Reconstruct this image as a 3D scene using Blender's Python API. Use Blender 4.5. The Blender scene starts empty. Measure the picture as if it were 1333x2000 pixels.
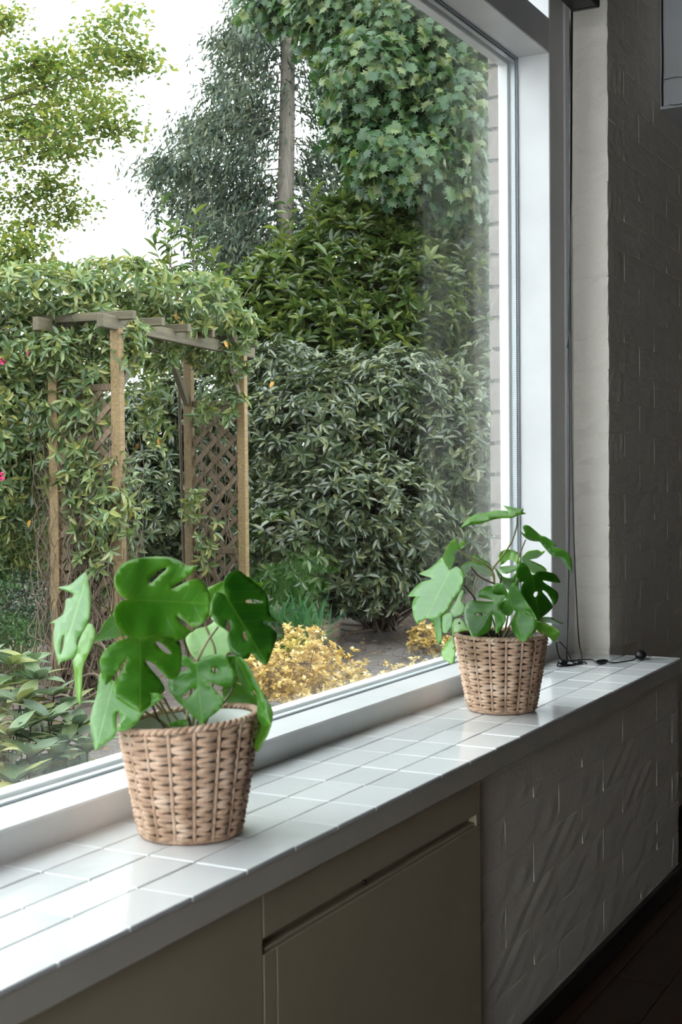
import bpy, math, random
import numpy as np
from mathutils import Matrix, Vector, geometry

RS = np.random.RandomState(7)
random.seed(7)
scene = bpy.context.scene
COL = scene.collection

# ------------------------------------------------------------------ camera
CZ = 1.40
YAW, PIT, ROL, FPX = math.radians(28.135), math.radians(-1.476), math.radians(-0.5226), 2642.0
_f = np.array([math.cos(YAW)*math.cos(PIT), math.sin(YAW)*math.cos(PIT), math.sin(PIT)])
_r = np.cross(_f, [0, 0, 1]); _r /= np.linalg.norm(_r); _u = np.cross(_r, _f)
_c, _s = math.cos(ROL), math.sin(ROL)
CAMR, CAMU = _c*_r+_s*_u, -_s*_r+_c*_u
cam_data = bpy.data.cameras.new('camera'); cam = bpy.data.objects.new('camera', cam_data); COL.objects.link(cam)
cam_data.sensor_fit = 'VERTICAL'; cam_data.sensor_height = 36.0; cam_data.lens = FPX/2000*36
mw = Matrix.Identity(4)
for i in range(3):
    mw[i][0], mw[i][1], mw[i][2] = CAMR[i], CAMU[i], -_f[i]
mw[2][3] = CZ
cam.matrix_world = mw
cam_data.clip_start = 0.05; cam_data.clip_end = 300
cam_data.dof.use_dof = True; cam_data.dof.focus_distance = 6.0; cam_data.dof.aperture_fstop = 10.0
scene.camera = cam

def P(px, py, d):
    """point at depth d (metres along the lens axis) in the direction of a pixel of the photograph"""
    return np.array([0, 0, CZ]) + d*(_f + (px-666.5)/FPX*CAMR - (py-1000)/FPX*CAMU)

# ------------------------------------------------------------------ world, exposure
world = bpy.data.worlds.new('overcast_sky'); scene.world = world; world.use_nodes = True
bg = world.node_tree.nodes['Background']
bg.inputs[0].default_value = (0.90, 0.955, 1.0, 1); bg.inputs[1].default_value = 6.5
scene.view_settings.view_transform = 'Standard'; scene.view_settings.look = 'None'
scene.view_settings.gamma = 1; scene.view_settings.use_curve_mapping = False
scene.view_settings.exposure = 0.0
cy = scene.cycles
cy.use_denoising = True; cy.max_bounces = 10; cy.diffuse_bounces = 5; cy.glossy_bounces = 5
cy.transparent_max_bounces = 24; cy.transmission_bounces = 6; cy.sample_clamp_indirect = 6.0

# ------------------------------------------------------------------ materials
def srgb(h):
    if isinstance(h, str):
        h = [int(h[i:i+2], 16)/255 for i in (0, 2, 4)]
    return tuple(((c/12.92) if c <= .04045 else ((c+.055)/1.055)**2.4) for c in h)+(1.0,)

class NT:
    def __init__(s, name):
        s.m = bpy.data.materials.new(name); s.m.use_nodes = True
        s.t = s.m.node_tree; s.t.nodes.clear()
        s.out = s.n('ShaderNodeOutputMaterial')
    def n(s, typ, **kw):
        nd = s.t.nodes.new(typ)
        for k, v in kw.items():
            if k.startswith('i_'):
                nd.inputs[k[2:].replace('_', ' ')].default_value = v
            else: setattr(nd, k, v)
        return nd
    def l(s, a, b): s.t.links.new(a, b)
    def noise(s, scale, detail=3, rough=.5, coord='Object', vec=None):
        nz = s.n('ShaderNodeTexNoise'); nz.inputs['Scale'].default_value = scale
        nz.inputs['Detail'].default_value = detail; nz.inputs['Roughness'].default_value = rough
        if vec is None:
            tc = s.n('ShaderNodeTexCoord'); vec = tc.outputs[coord]
        s.l(vec, nz.inputs['Vector']); return nz.outputs['Fac']
    def ramp(s, fac, stops):
        r = s.n('ShaderNodeValToRGB'); e = r.color_ramp.elements
        while len(e) < len(stops): e.new(.5)
        for i, (p, c) in enumerate(stops):
            e[i].position = p; e[i].color = c
        s.l(fac, r.inputs[0]); return r.outputs[0]
    def mix(s, fac, a, b, mode='MIX'):
        m = s.n('ShaderNodeMix', data_type='RGBA', blend_type=mode)
        for v, i in ((fac, 0), (a, 6), (b, 7)):
            if isinstance(v, (float, int, tuple)): m.inputs[i].default_value = v
            else: s.l(v, m.inputs[i])
        return m.outputs[2]
    def math(s, op, a, b=0.0, clamp=False):
        m = s.n('ShaderNodeMath', operation=op); m.use_clamp = clamp
        for v, i in ((a, 0), (b, 1)):
            if isinstance(v, (float, int)): m.inputs[i].default_value = v
            else: s.l(v, m.inputs[i])
        return m.outputs[0]
    def bump(s, h, strength=.3, dist=.002):
        b = s.n('ShaderNodeBump'); b.inputs['Strength'].default_value = strength; b.inputs['Distance'].default_value = dist
        s.l(h, b.inputs['Height']); return b.outputs[0]

def paint(name, c, rough=.5, bump=0.0, bscale=60, var=.06, dist=.002, spec=.5, dirt=None):
    k = NT(name); p = k.n('ShaderNodeBsdfPrincipled'); k.l(p.outputs[0], k.out.inputs[0])
    c = srgb(c) if isinstance(c, str) else c
    nz = k.noise(5, 4)
    dk = tuple(x*(1-var) for x in c[:3])+(1,); lt = tuple(min(1, x*(1+var)) for x in c[:3])+(1,)
    col = k.ramp(nz, [(.3, dk), (.7, lt)])
    if dirt:
        n2 = k.noise(dirt[1], 6, .7)
        msk = k.ramp(n2, [(dirt[2], (0, 0, 0, 1)), (dirt[2]+.12, (1, 1, 1, 1))])
        col = k.mix(msk, col, srgb(dirt[0]))
    k.l(col, p.inputs['Base Color']); p.inputs['Roughness'].default_value = rough
    p.inputs['Specular IOR Level'].default_value = spec
    if bump: k.l(k.bump(k.noise(bscale, 4), bump, dist), p.inputs['Normal'])
    return k.m

def leaf_mat(name, stops, rough=.4, trans=.3, spec=.5, k_=.66, ds=.12):
    k = NT(name)
    def srgb(h, _s=globals()['srgb']):
        c = _s(h); m = (c[0]+c[1]+c[2])/3
        return tuple((v*(1-ds)+m*ds)*k_ for v in c[:3])+(1.0,)
    at = k.n('ShaderNodeAttribute', attribute_name='rnd')
    nz = k.noise(1.3, 2)
    f = k.math('ADD', k.math('MULTIPLY', at.outputs['Fac'], .75), k.math('MULTIPLY', nz, .25))
    col = k.ramp(f, [(i/(len(stops)-1)*.9+.05, srgb(c)) for i, c in enumerate(stops)])
    p = k.n('ShaderNodeBsdfPrincipled'); k.l(col, p.inputs['Base Color'])
    p.inputs['Roughness'].default_value = rough; p.inputs['Specular IOR Level'].default_value = spec
    t = k.n('ShaderNodeBsdfTranslucent')
    k.l(k.mix(1.0, col, (1.0, 1.0, .45, 1), 'MULTIPLY'), t.inputs[0])
    m = k.n('ShaderNodeMixShader'); m.inputs[0].default_value = trans
    k.l(p.outputs[0], m.inputs[1]); k.l(t.outputs[0], m.inputs[2]); k.l(m.outputs[0], k.out.inputs[0])
    return k.m

M = {}
M['frame'] = paint('white_gloss_paint', 'd8d8d8', .35, .05, 30)
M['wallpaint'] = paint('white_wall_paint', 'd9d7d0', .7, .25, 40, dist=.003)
M['brickpaint'] = paint('painted_brick', 'f3ecdf', .6, .40, 45, .03, dist=.006, dirt=('a8a89f', 11, .72))
M['mortar'] = paint('painted_mortar', 'f0e9dc', .7, .5, 50)
M['fascia'] = paint('fascia_paint', 'cfc9bb', .45, .05, 20)
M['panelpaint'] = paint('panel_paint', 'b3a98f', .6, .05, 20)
M['ceil'] = paint('ceiling_paint', '6e6a62', .8)
M['darkwall'] = paint('room_wall_paint', '423a30', .8)
M['black'] = paint('black_plastic', '0c0d10', .35)
M['blackm'] = paint('black_metal', '121316', .45)
M['gasket'] = paint('rubber_gasket', '878e92', .6)
M['grout'] = paint('tile_grout', 'a9ada9', .8, .3, 200)
M['extbrick'] = paint('exterior_brick', '857b73', .85, .8, 50, .15, dist=.005)
M['cab'] = paint('cabinet_white', 'c4c6c8', .5)
M['soil'] = paint('potting_soil', '2a1f18', .95, 1, 120, .4, dist=.01)

def tile_material():
    k = NT('glazed_white_tile'); p = k.n('ShaderNodeBsdfPrincipled'); k.l(p.outputs[0], k.out.inputs[0])
    oi = k.n('ShaderNodeObjectInfo')
    col = k.ramp(oi.outputs['Random'], [(0, srgb('d0d2d2')), (1, srgb('e2e3e3'))])
    k.l(col, p.inputs['Base Color']); p.inputs['Roughness'].default_value = .12
    p.inputs['Specular IOR Level'].default_value = .55
    g = k.n('ShaderNodeNewGeometry')
    k.l(k.bump(k.noise(22, 2, vec=g.outputs['Position']), .10, .004), p.inputs['Normal'])
    return k.m
M['tile'] = tile_material()

def spacer_material():
    k = NT('perforated_spacer'); p = k.n('ShaderNodeBsdfPrincipled'); k.l(p.outputs[0], k.out.inputs[0])
    tc = k.n('ShaderNodeTexCoord'); sp = k.n('ShaderNodeSeparateXYZ'); k.l(tc.outputs['Object'], sp.inputs[0])
    w = k.math('SINE', k.math('MULTIPLY', sp.outputs[2], 900.0))
    col = k.ramp(w, [(.3, srgb('aab2b6')), (.7, srgb('cfd5d8'))])
    k.l(col, p.inputs['Base Color']); p.inputs['Metallic'].default_value = .4; p.inputs['Roughness'].default_value = .4
    return k.m
M['spacer'] = spacer_material()

def glass_material():
    k = NT('window_glass')
    g = k.n('ShaderNodeNewGeometry'); d = k.n('ShaderNodeVectorMath', operation='DOT_PRODUCT')
    k.l(g.outputs['Normal'], d.inputs[0]); k.l(g.outputs['Incoming'], d.inputs[1])
    c = k.math('ABSOLUTE', d.outputs['Value'])
    f = k.math('ADD', k.math('MULTIPLY', k.math('POWER', k.math('SUBTRACT', 1.0, c), 5.0), .96), .04)
    t = k.n('ShaderNodeBsdfTransparent'); t.inputs[0].default_value = (.985, .995, .99, 1)
    gl = k.n('ShaderNodeBsdfGlossy'); gl.inputs['Roughness'].default_value = .0
    m = k.n('ShaderNodeMixShader'); k.l(f, m.inputs[0]); k.l(t.outputs[0], m.inputs[1]); k.l(gl.outputs[0], m.inputs[2])
    k.l(m.outputs[0], k.out.inputs[0]); return k.m
M['glass'] = glass_material()

def wood_mat(name, cols, rough=.8, axis=2, scale=9, var=True, bump=.4):
    k = NT(name); p = k.n('ShaderNodeBsdfPrincipled'); k.l(p.outputs[0], k.out.inputs[0])
    tc = k.n('ShaderNodeTexCoord'); mp = k.n('ShaderNodeMapping')
    s = [scale*2.5]*3; s[axis] = scale*.15; mp.inputs['Scale'].default_value = s
    k.l(tc.outputs['Object'], mp.inputs[0])
    nz = k.noise(3, 6, .65, vec=mp.outputs[0])
    col = k.ramp(nz, [(i/(len(cols)-1)*.5+.25, srgb(c)) for i, c in enumerate(cols)])
    if var:
        oi = k.n('ShaderNodeObjectInfo')
        col = k.mix(1.0, col, k.ramp(oi.outputs['Random'], [(0, (.7, .7, .7, 1)), (1, (1.1, 1.1, 1.1, 1))]), 'MULTIPLY')
    k.l(col, p.inputs['Base Color']); p.inputs['Roughness'].default_value = rough
    k.l(k.bump(nz, bump, .003), p.inputs['Normal']); return k.m
M['archwood'] = wood_mat('weathered_arch_wood', ['55442a', '7a6545', '917b56'])
M['beamwood'] = wood_mat('mossy_beam_wood', ['3a3628', '524b3a', '676049'], axis=0)
M['lattice'] = wood_mat('lattice_wood', ['4a3c2b', '6b5a47', '7c6b57'])
M['floorwood'] = wood_mat('dark_floor_boards', ['241811', '3b281c', '4a3325'], .35, axis=0, bump=.1)
M['skirt'] = wood_mat('dark_skirting', ['18110d', '2a1d15'], .4, axis=0)
M['bark'] = wood_mat('conifer_bark', ['4a443d', '6c645b', '877e73'], var=False, bump=1)
M['twig'] = paint('twig_bark', '4b3f32', .9, var=.3)
M['drytwig'] = paint('dry_vine_stem', '5e5142', .9, var=.35)
M['cordm'] = None

def cord_material():
    k = NT('woven_paper_cord'); p = k.n('ShaderNodeBsdfPrincipled'); k.l(p.outputs[0], k.out.inputs[0])
    nz = k.noise(25, 4, .6)
    col = k.ramp(nz, [(.3, srgb('98785f')), (.5, srgb('bc9c83')), (.72, srgb('d6bca6'))])
    k.l(col, p.inputs['Base Color']); p.inputs['Roughness'].default_value = .75
    tc = k.n('ShaderNodeTexCoord'); mp = k.n('ShaderNodeMapping'); mp.inputs['Scale'].default_value = (60, 60, 600)
    k.l(tc.outputs['Object'], mp.inputs[0])
    k.l(k.bump(k.noise(3, 3, vec=mp.outputs[0]), .5, .001), p.inputs['Normal']); return k.m
M['cord'] = cord_material()
M['dark_liner'] = paint('dark_basket_liner', '2c2620', .7)
M['liner'] = paint('basket_liner', 'c9cdc6', .5)

def monstera_material():
    k = NT('monstera_leaf')
    uv = k.n('ShaderNodeUVMap'); sp = k.n('ShaderNodeSeparateXYZ'); k.l(uv.outputs[0], sp.inputs[0])
    u, v = sp.outputs[0], sp.outputs[1]     # u along the midrib 0..1, v across (signed)
    av = k.math('ABSOLUTE', v)
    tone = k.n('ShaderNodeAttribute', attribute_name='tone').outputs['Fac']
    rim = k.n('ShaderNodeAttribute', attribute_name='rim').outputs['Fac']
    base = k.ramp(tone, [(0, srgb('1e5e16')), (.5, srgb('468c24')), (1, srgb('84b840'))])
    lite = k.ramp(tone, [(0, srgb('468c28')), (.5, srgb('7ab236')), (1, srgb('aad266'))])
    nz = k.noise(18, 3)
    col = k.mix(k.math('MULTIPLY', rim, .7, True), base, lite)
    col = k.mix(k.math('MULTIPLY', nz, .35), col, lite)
    mid = k.math('SUBTRACT', 1.0, k.math('MULTIPLY', av, 55.0), True)
    # side veins: v-shaped lines running forwards from the midrib
    s = k.math('SUBTRACT', u, k.math('MULTIPLY', av, .55))
    sv = k.math('ABSOLUTE', k.math('SUBTRACT', k.math('FRACT', k.math('MULTIPLY', s, 7.0)), .5))
    side = k.math('MULTIPLY', k.math('SUBTRACT', 1.0, k.math('MULTIPLY', sv, 16.0), True), .45)
    vein = k.math('MAXIMUM', mid, side)
    col = k.mix(k.math('MULTIPLY', vein, .6), col, srgb('7fae45'))
    p = k.n('ShaderNodeBsdfPrincipled'); k.l(col, p.inputs['Base Color'])
    p.inputs['Roughness'].default_value = .30; p.inputs['Specular IOR Level'].default_value = .65
    k.l(k.bump(k.math('ADD', k.math('MULTIPLY', vein, -1.0), k.math('MULTIPLY', nz, .8)), .35, .0015), p.inputs['Normal'])
    t = k.n('ShaderNodeBsdfTranslucent'); k.l(k.mix(1.0, col, (1.0, 1.0, .4, 1), 'MULTIPLY'), t.inputs[0])
    m = k.n('ShaderNodeMixShader'); m.inputs[0].default_value = .42
    k.l(p.outputs[0], m.inputs[1]); k.l(t.outputs[0], m.inputs[2]); k.l(m.outputs[0], k.out.inputs[0]); return k.m
M['monstera'] = monstera_material()
M['petiole'] = paint('petiole', '6f6a35', .5, var=.3)
M['petiole_dark'] = paint('petiole_dark', '4a352c', .5, var=.2)
M['petiole_pale'] = paint('petiole_pale', 'a8a070', .5, var=.2)

def ground_material():
    k = NT('garden_soil'); p = k.n('ShaderNodeBsdfPrincipled'); k.l(p.outputs[0], k.out.inputs[0])
    a = k.noise(2.0, 5, .6); b = k.noise(45, 4, .8)
    col = k.mix(k.ramp(b, [(.4, (0, 0, 0, 1)), (.65, (1, 1, 1, 1))]), k.ramp(a, [(.3, srgb('382e28')), (.7, srgb('5a4e46'))]), srgb('776c65'))
    k.l(col, p.inputs['Base Color']); p.inputs['Roughness'].default_value = .95
    k.l(k.bump(b, 1, .03), p.inputs['Normal']); return k.m
M['ground'] = ground_material()

M['rhodo'] = leaf_mat('rhododendron_leaf', ['2f4228', '4e6240', '6c7c52', '969a62'], .32, .15, .9, .7)
M['laurel'] = leaf_mat('laurel_leaf', ['2c451c', '4c6a28', '6d8434', '93a045'], .3, .3, .7)
M['maple'] = leaf_mat('maple_leaf', ['35603c', '4f8048', '6b9450', 'a3ab58'], .4, .35, .6, .46)
M['conifer'] = leaf_mat('conifer_needles', ['33443c', '4a5c4c', '68785e', '8c8e6a'], .6, .15, .3)
M['beech'] = leaf_mat('beech_leaf', ['4f6e34', '6f8a40', '93a04a', 'b5ae50'], .5, .5, .4, .72)
M['vine'] = leaf_mat('climber_leaf', ['48643a', '6a864c', '8b9e5e', 'bab45e'], .38, .3, .7, .72)
M['euonymus'] = leaf_mat('golden_euonymus_leaf', ['a07c30', 'd6ae50', 'eed07c', 'f8eab8'], .4, .25, .5, .72, .05)
M['smallshrub'] = leaf_mat('small_dark_leaf', ['1f3a24', '31502f', '466540', '6f8348'], .4, .15, .6)
M['strap'] = leaf_mat('strappy_leaf', ['2f6040', '3f7a50', '5a8f5a'], .5, .3, .4)
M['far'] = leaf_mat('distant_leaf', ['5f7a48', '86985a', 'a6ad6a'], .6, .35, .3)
M['litter'] = leaf_mat('fallen_leaf', ['5b4330', '8a6a4a', 'b08e66'], .8, .1, .2, .7)
M['pink'] = paint('pink_petal', 'c23a6a', .6)
M['orange'] = paint('withered_leaf', 'a8803f', .7)

def viburnum_material():
    k = NT('viburnum_leaf')
    uv = k.n('ShaderNodeUVMap'); sp = k.n('ShaderNodeSeparateXYZ'); k.l(uv.outputs[0], sp.inputs[0])
    av = k.math('ABSOLUTE', sp.outputs[1])
    st = k.math('ABSOLUTE', k.math('SINE', k.math('MULTIPLY', av, 14.0)))
    oi = k.n('ShaderNodeObjectInfo')
    g = k.ramp(oi.outputs['Random'], [(0, srgb('36523a')), (.6, srgb('5c7449')), (1, srgb('83802f'))])
    col = k.mix(k.math('MULTIPLY', k.math('SUBTRACT', 1.0, k.math('MULTIPLY', st, 1.7), True), .9), g, srgb('aab394'))
    p = k.n('ShaderNodeBsdfPrincipled'); k.l(col, p.inputs['Base Color']); p.inputs['Roughness'].default_value = .4
    k.l(k.bump(st, .6, .004), p.inputs['Normal'])
    t = k.n('ShaderNodeBsdfTranslucent'); k.l(col, t.inputs[0])
    m = k.n('ShaderNodeMixShader'); m.inputs[0].default_value = .2
    k.l(p.outputs[0], m.inputs[1]); k.l(t.outputs[0], m.inputs[2]); k.l(m.outputs[0], k.out.inputs[0]); return k.m
M['viburnum'] = viburnum_material()

# ------------------------------------------------------------------ helpers
def tag(o, label=None, cat=None, group=None, kind=None):
    for k, v in (('label', label), ('category', cat), ('group', group), ('kind', kind)):
        if v: o[k] = v
    return o

def empty(name, loc=(0, 0, 0), **kw):
    o = bpy.data.objects.new(name, None); COL.objects.link(o); o.location = loc
    o.empty_display_size = .05
    return tag(o, **kw)

def place(name, me, parent=None, mat=None, matrix=None, kind=None):
    if mat is not None and not me.materials: me.materials.append(mat)
    o = bpy.data.objects.new(name, me); COL.objects.link(o)
    if matrix is not None: o.matrix_world = matrix
    if parent is not None:
        o.parent = parent
        o.matrix_parent_inverse = parent_world_inv(parent)
    if kind: o['kind'] = kind
    return o

def parent_world_inv(p):
    m = Matrix.Identity(4); q = p; chain = []
    while q is not None: chain.append(q); q = q.parent
    for q in reversed(chain):
        m = m @ (q.matrix_parent_inverse if q.parent else Matrix.Identity(4)) @ q.matrix_basis
    return m.inverted()

def mesh_np(name, V, F, mat=None, smooth=False, rnd=None):
    """F: (n,3) or (n,4) int array, or a list of such arrays"""
    me = bpy.data.meshes.new(name)
    V = np.asarray(V, np.float32).reshape(-1, 3)
    Fs = [np.asarray(f, np.int32) for f in (F if isinstance(F, list) else [F]) if len(f)]
    me.vertices.add(len(V)); me.vertices.foreach_set('co', V.ravel())
    nl = sum(f.size for f in Fs); npoly = sum(len(f) for f in Fs)
    me.loops.add(nl); me.polygons.add(npoly)
    me.loops.foreach_set('vertex_index', np.concatenate([f.ravel() for f in Fs]))
    tot = np.concatenate([np.full(len(f), f.shape[1], np.int32) for f in Fs])
    st = np.concatenate([[0], np.cumsum(tot)[:-1]]).astype(np.int32)
    me.polygons.foreach_set('loop_start', st)
    me.polygons.foreach_set('use_smooth', np.full(npoly, bool(smooth)))
    me.update(calc_edges=True)
    if rnd is not None:
        a = me.attributes.new('rnd', 'FLOAT', 'POINT'); a.data.foreach_set('value', np.asarray(rnd, np.float32))
    if mat: me.materials.append(mat)
    return me

def box_data(x0, x1, y0, y1, z0, z1, bev=.003):
    """box with chamfered edges (24 vertices)"""
    b = min(bev, (x1-x0)*.45, (y1-y0)*.45, (z1-z0)*.45)
    V = []; idx = {}
    for sx in (0, 1):
        for sy in (0, 1):
            for sz in (0, 1):
                X, Y, Z = (x0, x1)[sx], (y0, y1)[sy], (z0, z1)[sz]
                ix, iy, iz = X+(b if sx == 0 else -b), Y+(b if sy == 0 else -b), Z+(b if sz == 0 else -b)
                for a, p in enumerate(((X, iy, iz), (ix, Y, iz), (ix, iy, Z))):
                    idx[(sx, sy, sz, a)] = len(V); V.append(p)
    F4, F3 = [], []
    for a in range(3):
        for s in (0, 1):
            q = []
            for (i, j) in ((0, 0), (1, 0), (1, 1), (0, 1)):
                k = [0, 0, 0]; k[a] = s; k[(a+1) % 3] = i; k[(a+2) % 3] = j
                q.append(idx[tuple(k)+(a,)])
            F4.append(q if s else q[::-1])
    for a in range(3):      # edges along axis a
        for i in (0, 1):
            for j in (0, 1):
                k0 = [0, 0, 0]; k0[(a+1) % 3] = i; k0[(a+2) % 3] = j; k1 = list(k0); k1[a] = 1
                b1, b2 = (a+1) % 3, (a+2) % 3
                q = [idx[tuple(k0)+(b1,)], idx[tuple(k1)+(b1,)], idx[tuple(k1)+(b2,)], idx[tuple(k0)+(b2,)]]
                F4.append(q if (i+j) % 2 == 0 else q[::-1])
    for sx in (0, 1):
        for sy in (0, 1):
            for sz in (0, 1):
                t = [idx[(sx, sy, sz, a)] for a in range(3)]
                F3.append(t if (sx+sy+sz) % 2 else t[::-1])
    return np.array(V), np.array(F4), np.array(F3)

def box(name, x0, x1, y0, y1, z0, z1, mat, parent=None, bev=.003, kind=None, origin=True):
    c = np.array([(x0+x1)/2, (y0+y1)/2, (z0+z1)/2])
    V, a, b = box_data(x0, x1, y0, y1, z0, z1, bev)
    me = mesh_np(name, V-c, [a, b], mat)
    return place(name, me, parent, matrix=Matrix.Translation(Vector(c)), kind=kind)

def struct(name, *a, **k):
    o = box(name, *a, **k); o['kind'] = 'structure'; return o

def tube_data(paths, sides=6, cap=True):
    """paths: list of (points (n,3), radii) -> V, F"""
    VV, FF, off = [], [], 0
    ang = np.arange(sides)/sides*2*math.pi
    for pts, rad in paths:
        pts = np.asarray(pts, float); n = len(pts)
        rad = np.broadcast_to(np.asarray(rad, float), (n,))
        T = np.gradient(pts, axis=0); T /= np.linalg.norm(T, axis=1)[:, None]+1e-12
        ref = np.array([0, 0, 1.]) if abs(T[0][2]) < .9 else np.array([1., 0, 0])
        A = np.zeros((n, 3)); a = ref-T[0]*(ref@T[0]); a /= np.linalg.norm(a)
        for i in range(n):
            a = a-T[i]*(a@T[i]); a /= np.linalg.norm(a)+1e-12; A[i] = a
        B = np.cross(T, A)
        ring = pts[:, None]+rad[:, None, None]*(np.cos(ang)[None, :, None]*A[:, None]+np.sin(ang)[None, :, None]*B[:, None])
        VV.append(ring.reshape(-1, 3))
        i = np.arange(n-1)[:, None]*sides; j = np.arange(sides)[None, :]; j2 = (j+1) % sides
        FF.append((np.stack([i+j, i+j2, i+sides+j2, i+sides+j], -1).reshape(-1, 4))+off)
        off += n*sides
    return np.concatenate(VV), np.concatenate(FF)

def tubes(name, paths, mat, parent=None, sides=6, kind=None):
    V, F = tube_data(paths, sides)
    return place(name, mesh_np(name, V, F, mat, True), parent, kind=kind)

def spline(pts, n=8):
    """Catmull-Rom through pts"""
    p = np.asarray(pts, float); q = np.vstack([2*p[0]-p[1], p, 2*p[-1]-p[-2]]); out = []
    for i in range(1, len(q)-2):
        for t in np.linspace(0, 1, n, endpoint=False):
            a, b, c, d = q[i-1], q[i], q[i+1], q[i+2]
            out.append(.5*((2*b)+(-a+c)*t+(2*a-5*b+4*c-d)*t*t+(-a+3*b-3*c+d)*t**3))
    out.append(p[-1]); return np.array(out)

def lathe_data(prof, n=32):
    """prof: list of (r, z)"""
    a = np.arange(n)/n*2*math.pi; prof = np.array(prof, float)
    V = np.stack([prof[:, 0][:, None]*np.cos(a), prof[:, 0][:, None]*np.sin(a), np.repeat(prof[:, 1][:, None], n, 1)], -1).reshape(-1, 3)
    i = np.arange(len(prof)-1)[:, None]*n; j = np.arange(n)[None]; j2 = (j+1) % n
    F = np.stack([i+j, i+j2, i+n+j2, i+n+j], -1).reshape(-1, 4); return V, F

# ================================================================== SETTING
SILL = CZ-.61
XJ = 4.245           # inner face of the far window jamb
YF = 1.484           # room side face of the window frame
YW = 1.354           # wall beyond the window
YU = 1.159           # wall below the sill
XC = 4.456           # reveal at the end of the sill
CEIL = 3.25
XL = -1.35            # left wall of the room
XR = 7.0; YB = -5.2
# floor of dark boards
fl = empty('floor', (0, 0, 0), kind='structure')
box('subfloor', XL, XR, YB, 1.6, -.12, -.022, M['skirt'], fl)
bw, bl = .15, 1.5
_bm = {}
row = 0; y = YB
while y < YW-.01:
    y1 = min(y+bw, YW+.02); x = XL-(row % 3)*.5
    while x < XR:
        x0, x1 = max(x, XL), min(x+bl, XR)
        if x1-x0 > .05:
            box('floor_board', x0+.001, x1-.001, y+.001, y1-.001, -.022, 0, M['floorwood'], fl, .0015)
        x += bl
    y += bw; row += 1
struct('ceiling', XL-.3, XR+.3, YB-.3, 1.80, CEIL, CEIL+.25, M['ceil'])
wl = empty('wall_left', (XL, 0, 0), kind='structure')
GL0, GL1 = -.25, 1.27  # ends of an unseen opening added in this wall to let in side light
box('masonry', XL-.2, XL, YB-.15, GL0, -.15, CEIL+.1, M['darkwall'], wl)
box('masonry', XL-.2, XL, GL1, 1.78, -.15, CEIL+.1, M['darkwall'], wl)
box('masonry', XL-.2, XL, GL0-.01, GL1+.01, 3.02, CEIL+.1, M['darkwall'], wl)
box('masonry', XL-.2, XL, GL0-.01, GL1+.01, -.15, .05, M['darkwall'], wl)
struct('wall_right', XR, XR+.2, YB-.15, 1.78, -.15, CEIL+.1, M['darkwall'])
struct('wall_back', XL-.15, XR+.15, YB-.2, YB, -.15, CEIL+.1, M['darkwall'])

# wall with the window: everything round the opening
ww = empty('wall_window', (0, 0, 0), kind='structure')
WX0 = -1.25
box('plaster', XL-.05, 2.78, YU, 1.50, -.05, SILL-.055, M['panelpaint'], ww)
box('masonry', 2.78, 4.598, YU+.0019, 1.50, -.05, SILL-.055, M['mortar'], ww)
box('masonry', XL-.1, WX0, 1.30, 1.70, -.05, CEIL+.05, M['wallpaint'], ww)
box('masonry', WX0-.02, XC+.01, 1.49, 1.70, CEIL-.10, CEIL+.05, M['wallpaint'], ww)
box('outer_masonry', WX0, XC+.5, 1.50, 1.70, -.3, SILL-.03, M['extbrick'], ww)
# wall beyond the window with painted bricks
wf = empty('wall_far', (0, 0, 0), kind='structure')
box('masonry', XC+.0013, XR+.05, YW+.0019, 1.66, -.05, CEIL+.05, M['mortar'], wf)
def brick_mesh(L, D, H, seed, rough=.0008, nx=6, nz=3, ny=3):
    rs = np.random.RandomState(seed)
    V, F, key = [], [], {}
    def vid(i, j, k):
        if (i, j, k) not in key:
            key[(i, j, k)] = len(V)
            p = np.array([i/nx*L, j/ny*D, k/nz*H])
            edge = (i in (0, nx))+(j in (0, ny))+(k in (0, nz))
            b = .0016
            if edge >= 2:
                for a, (q, n_, S) in enumerate(((i, nx, L), (j, ny, D), (k, nz, H))):
                    if q == 0: p[a] += b*rs.uniform(.2, 1.2)
                    if q == n_: p[a] -= b*rs.uniform(.2, 1.2)
            p += rs.normal(0, rough, 3); V.append(p)
        return key[(i, j, k)]
    for k in range(nz):
        for i in range(nx):
            F.append([vid(i, 0, k), vid(i+1, 0, k), vid(i+1, 0, k+1), vid(i, 0, k+1)])
    for k in range(nz):
        for j in range(ny):
            F.append([vid(0, j+1, k), vid(0, j, k), vid(0, j, k+1), vid(0, j+1, k+1)])
            F.append([vid(nx, j, k), vid(nx, j+1, k), vid(nx, j+1, k+1), vid(nx, j, k+1)])
    for i in range(nx):
        for j in range(ny):
            F.append([vid(i, j, nz), vid(i+1, j, nz), vid(i+1, j+1, nz), vid(i, j+1, nz)])
            F.append([vid(i, j+1, 0), vid(i+1, j+1, 0), vid(i+1, j, 0), vid(i, j, 0)])
    return mesh_np('brick', V, np.array(F), M['brickpaint'], False)
CH, BL, JN = .105, .385, .0036
bank = {}
def brick(parent, x0, x1, y0, dep, z0, z1, mat=None, rough=.0008):
    L, H = round(x1-x0, 3), round(z1-z0, 3)
    key = (L, round(dep, 3), H, random.randint(0, 5), mat and mat.name)
    if key not in bank:
        bank[key] = brick_mesh(L, dep, H, len(bank)+1, rough)
        if mat: bank[key].materials[0] = mat
    place('brick', bank[key], parent, matrix=Matrix.Translation((x0, y0, z0)))
z = -.03; c = 0
while z < CEIL-.01:
    z1 = min(z+CH-JN, CEIL); first = .378 if c % 2 else .19
    brick(wf, XC, XC+first-JN, YW, .125, z, z1, rough=.0012)        # corner brick, returns into the reveal
    x = XC+first
    while x < XR-.03:
        brick(wf, x, min(x+BL-JN, XR), YW, .03, z, z1); x += BL
    z += CH; c += 1
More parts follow.
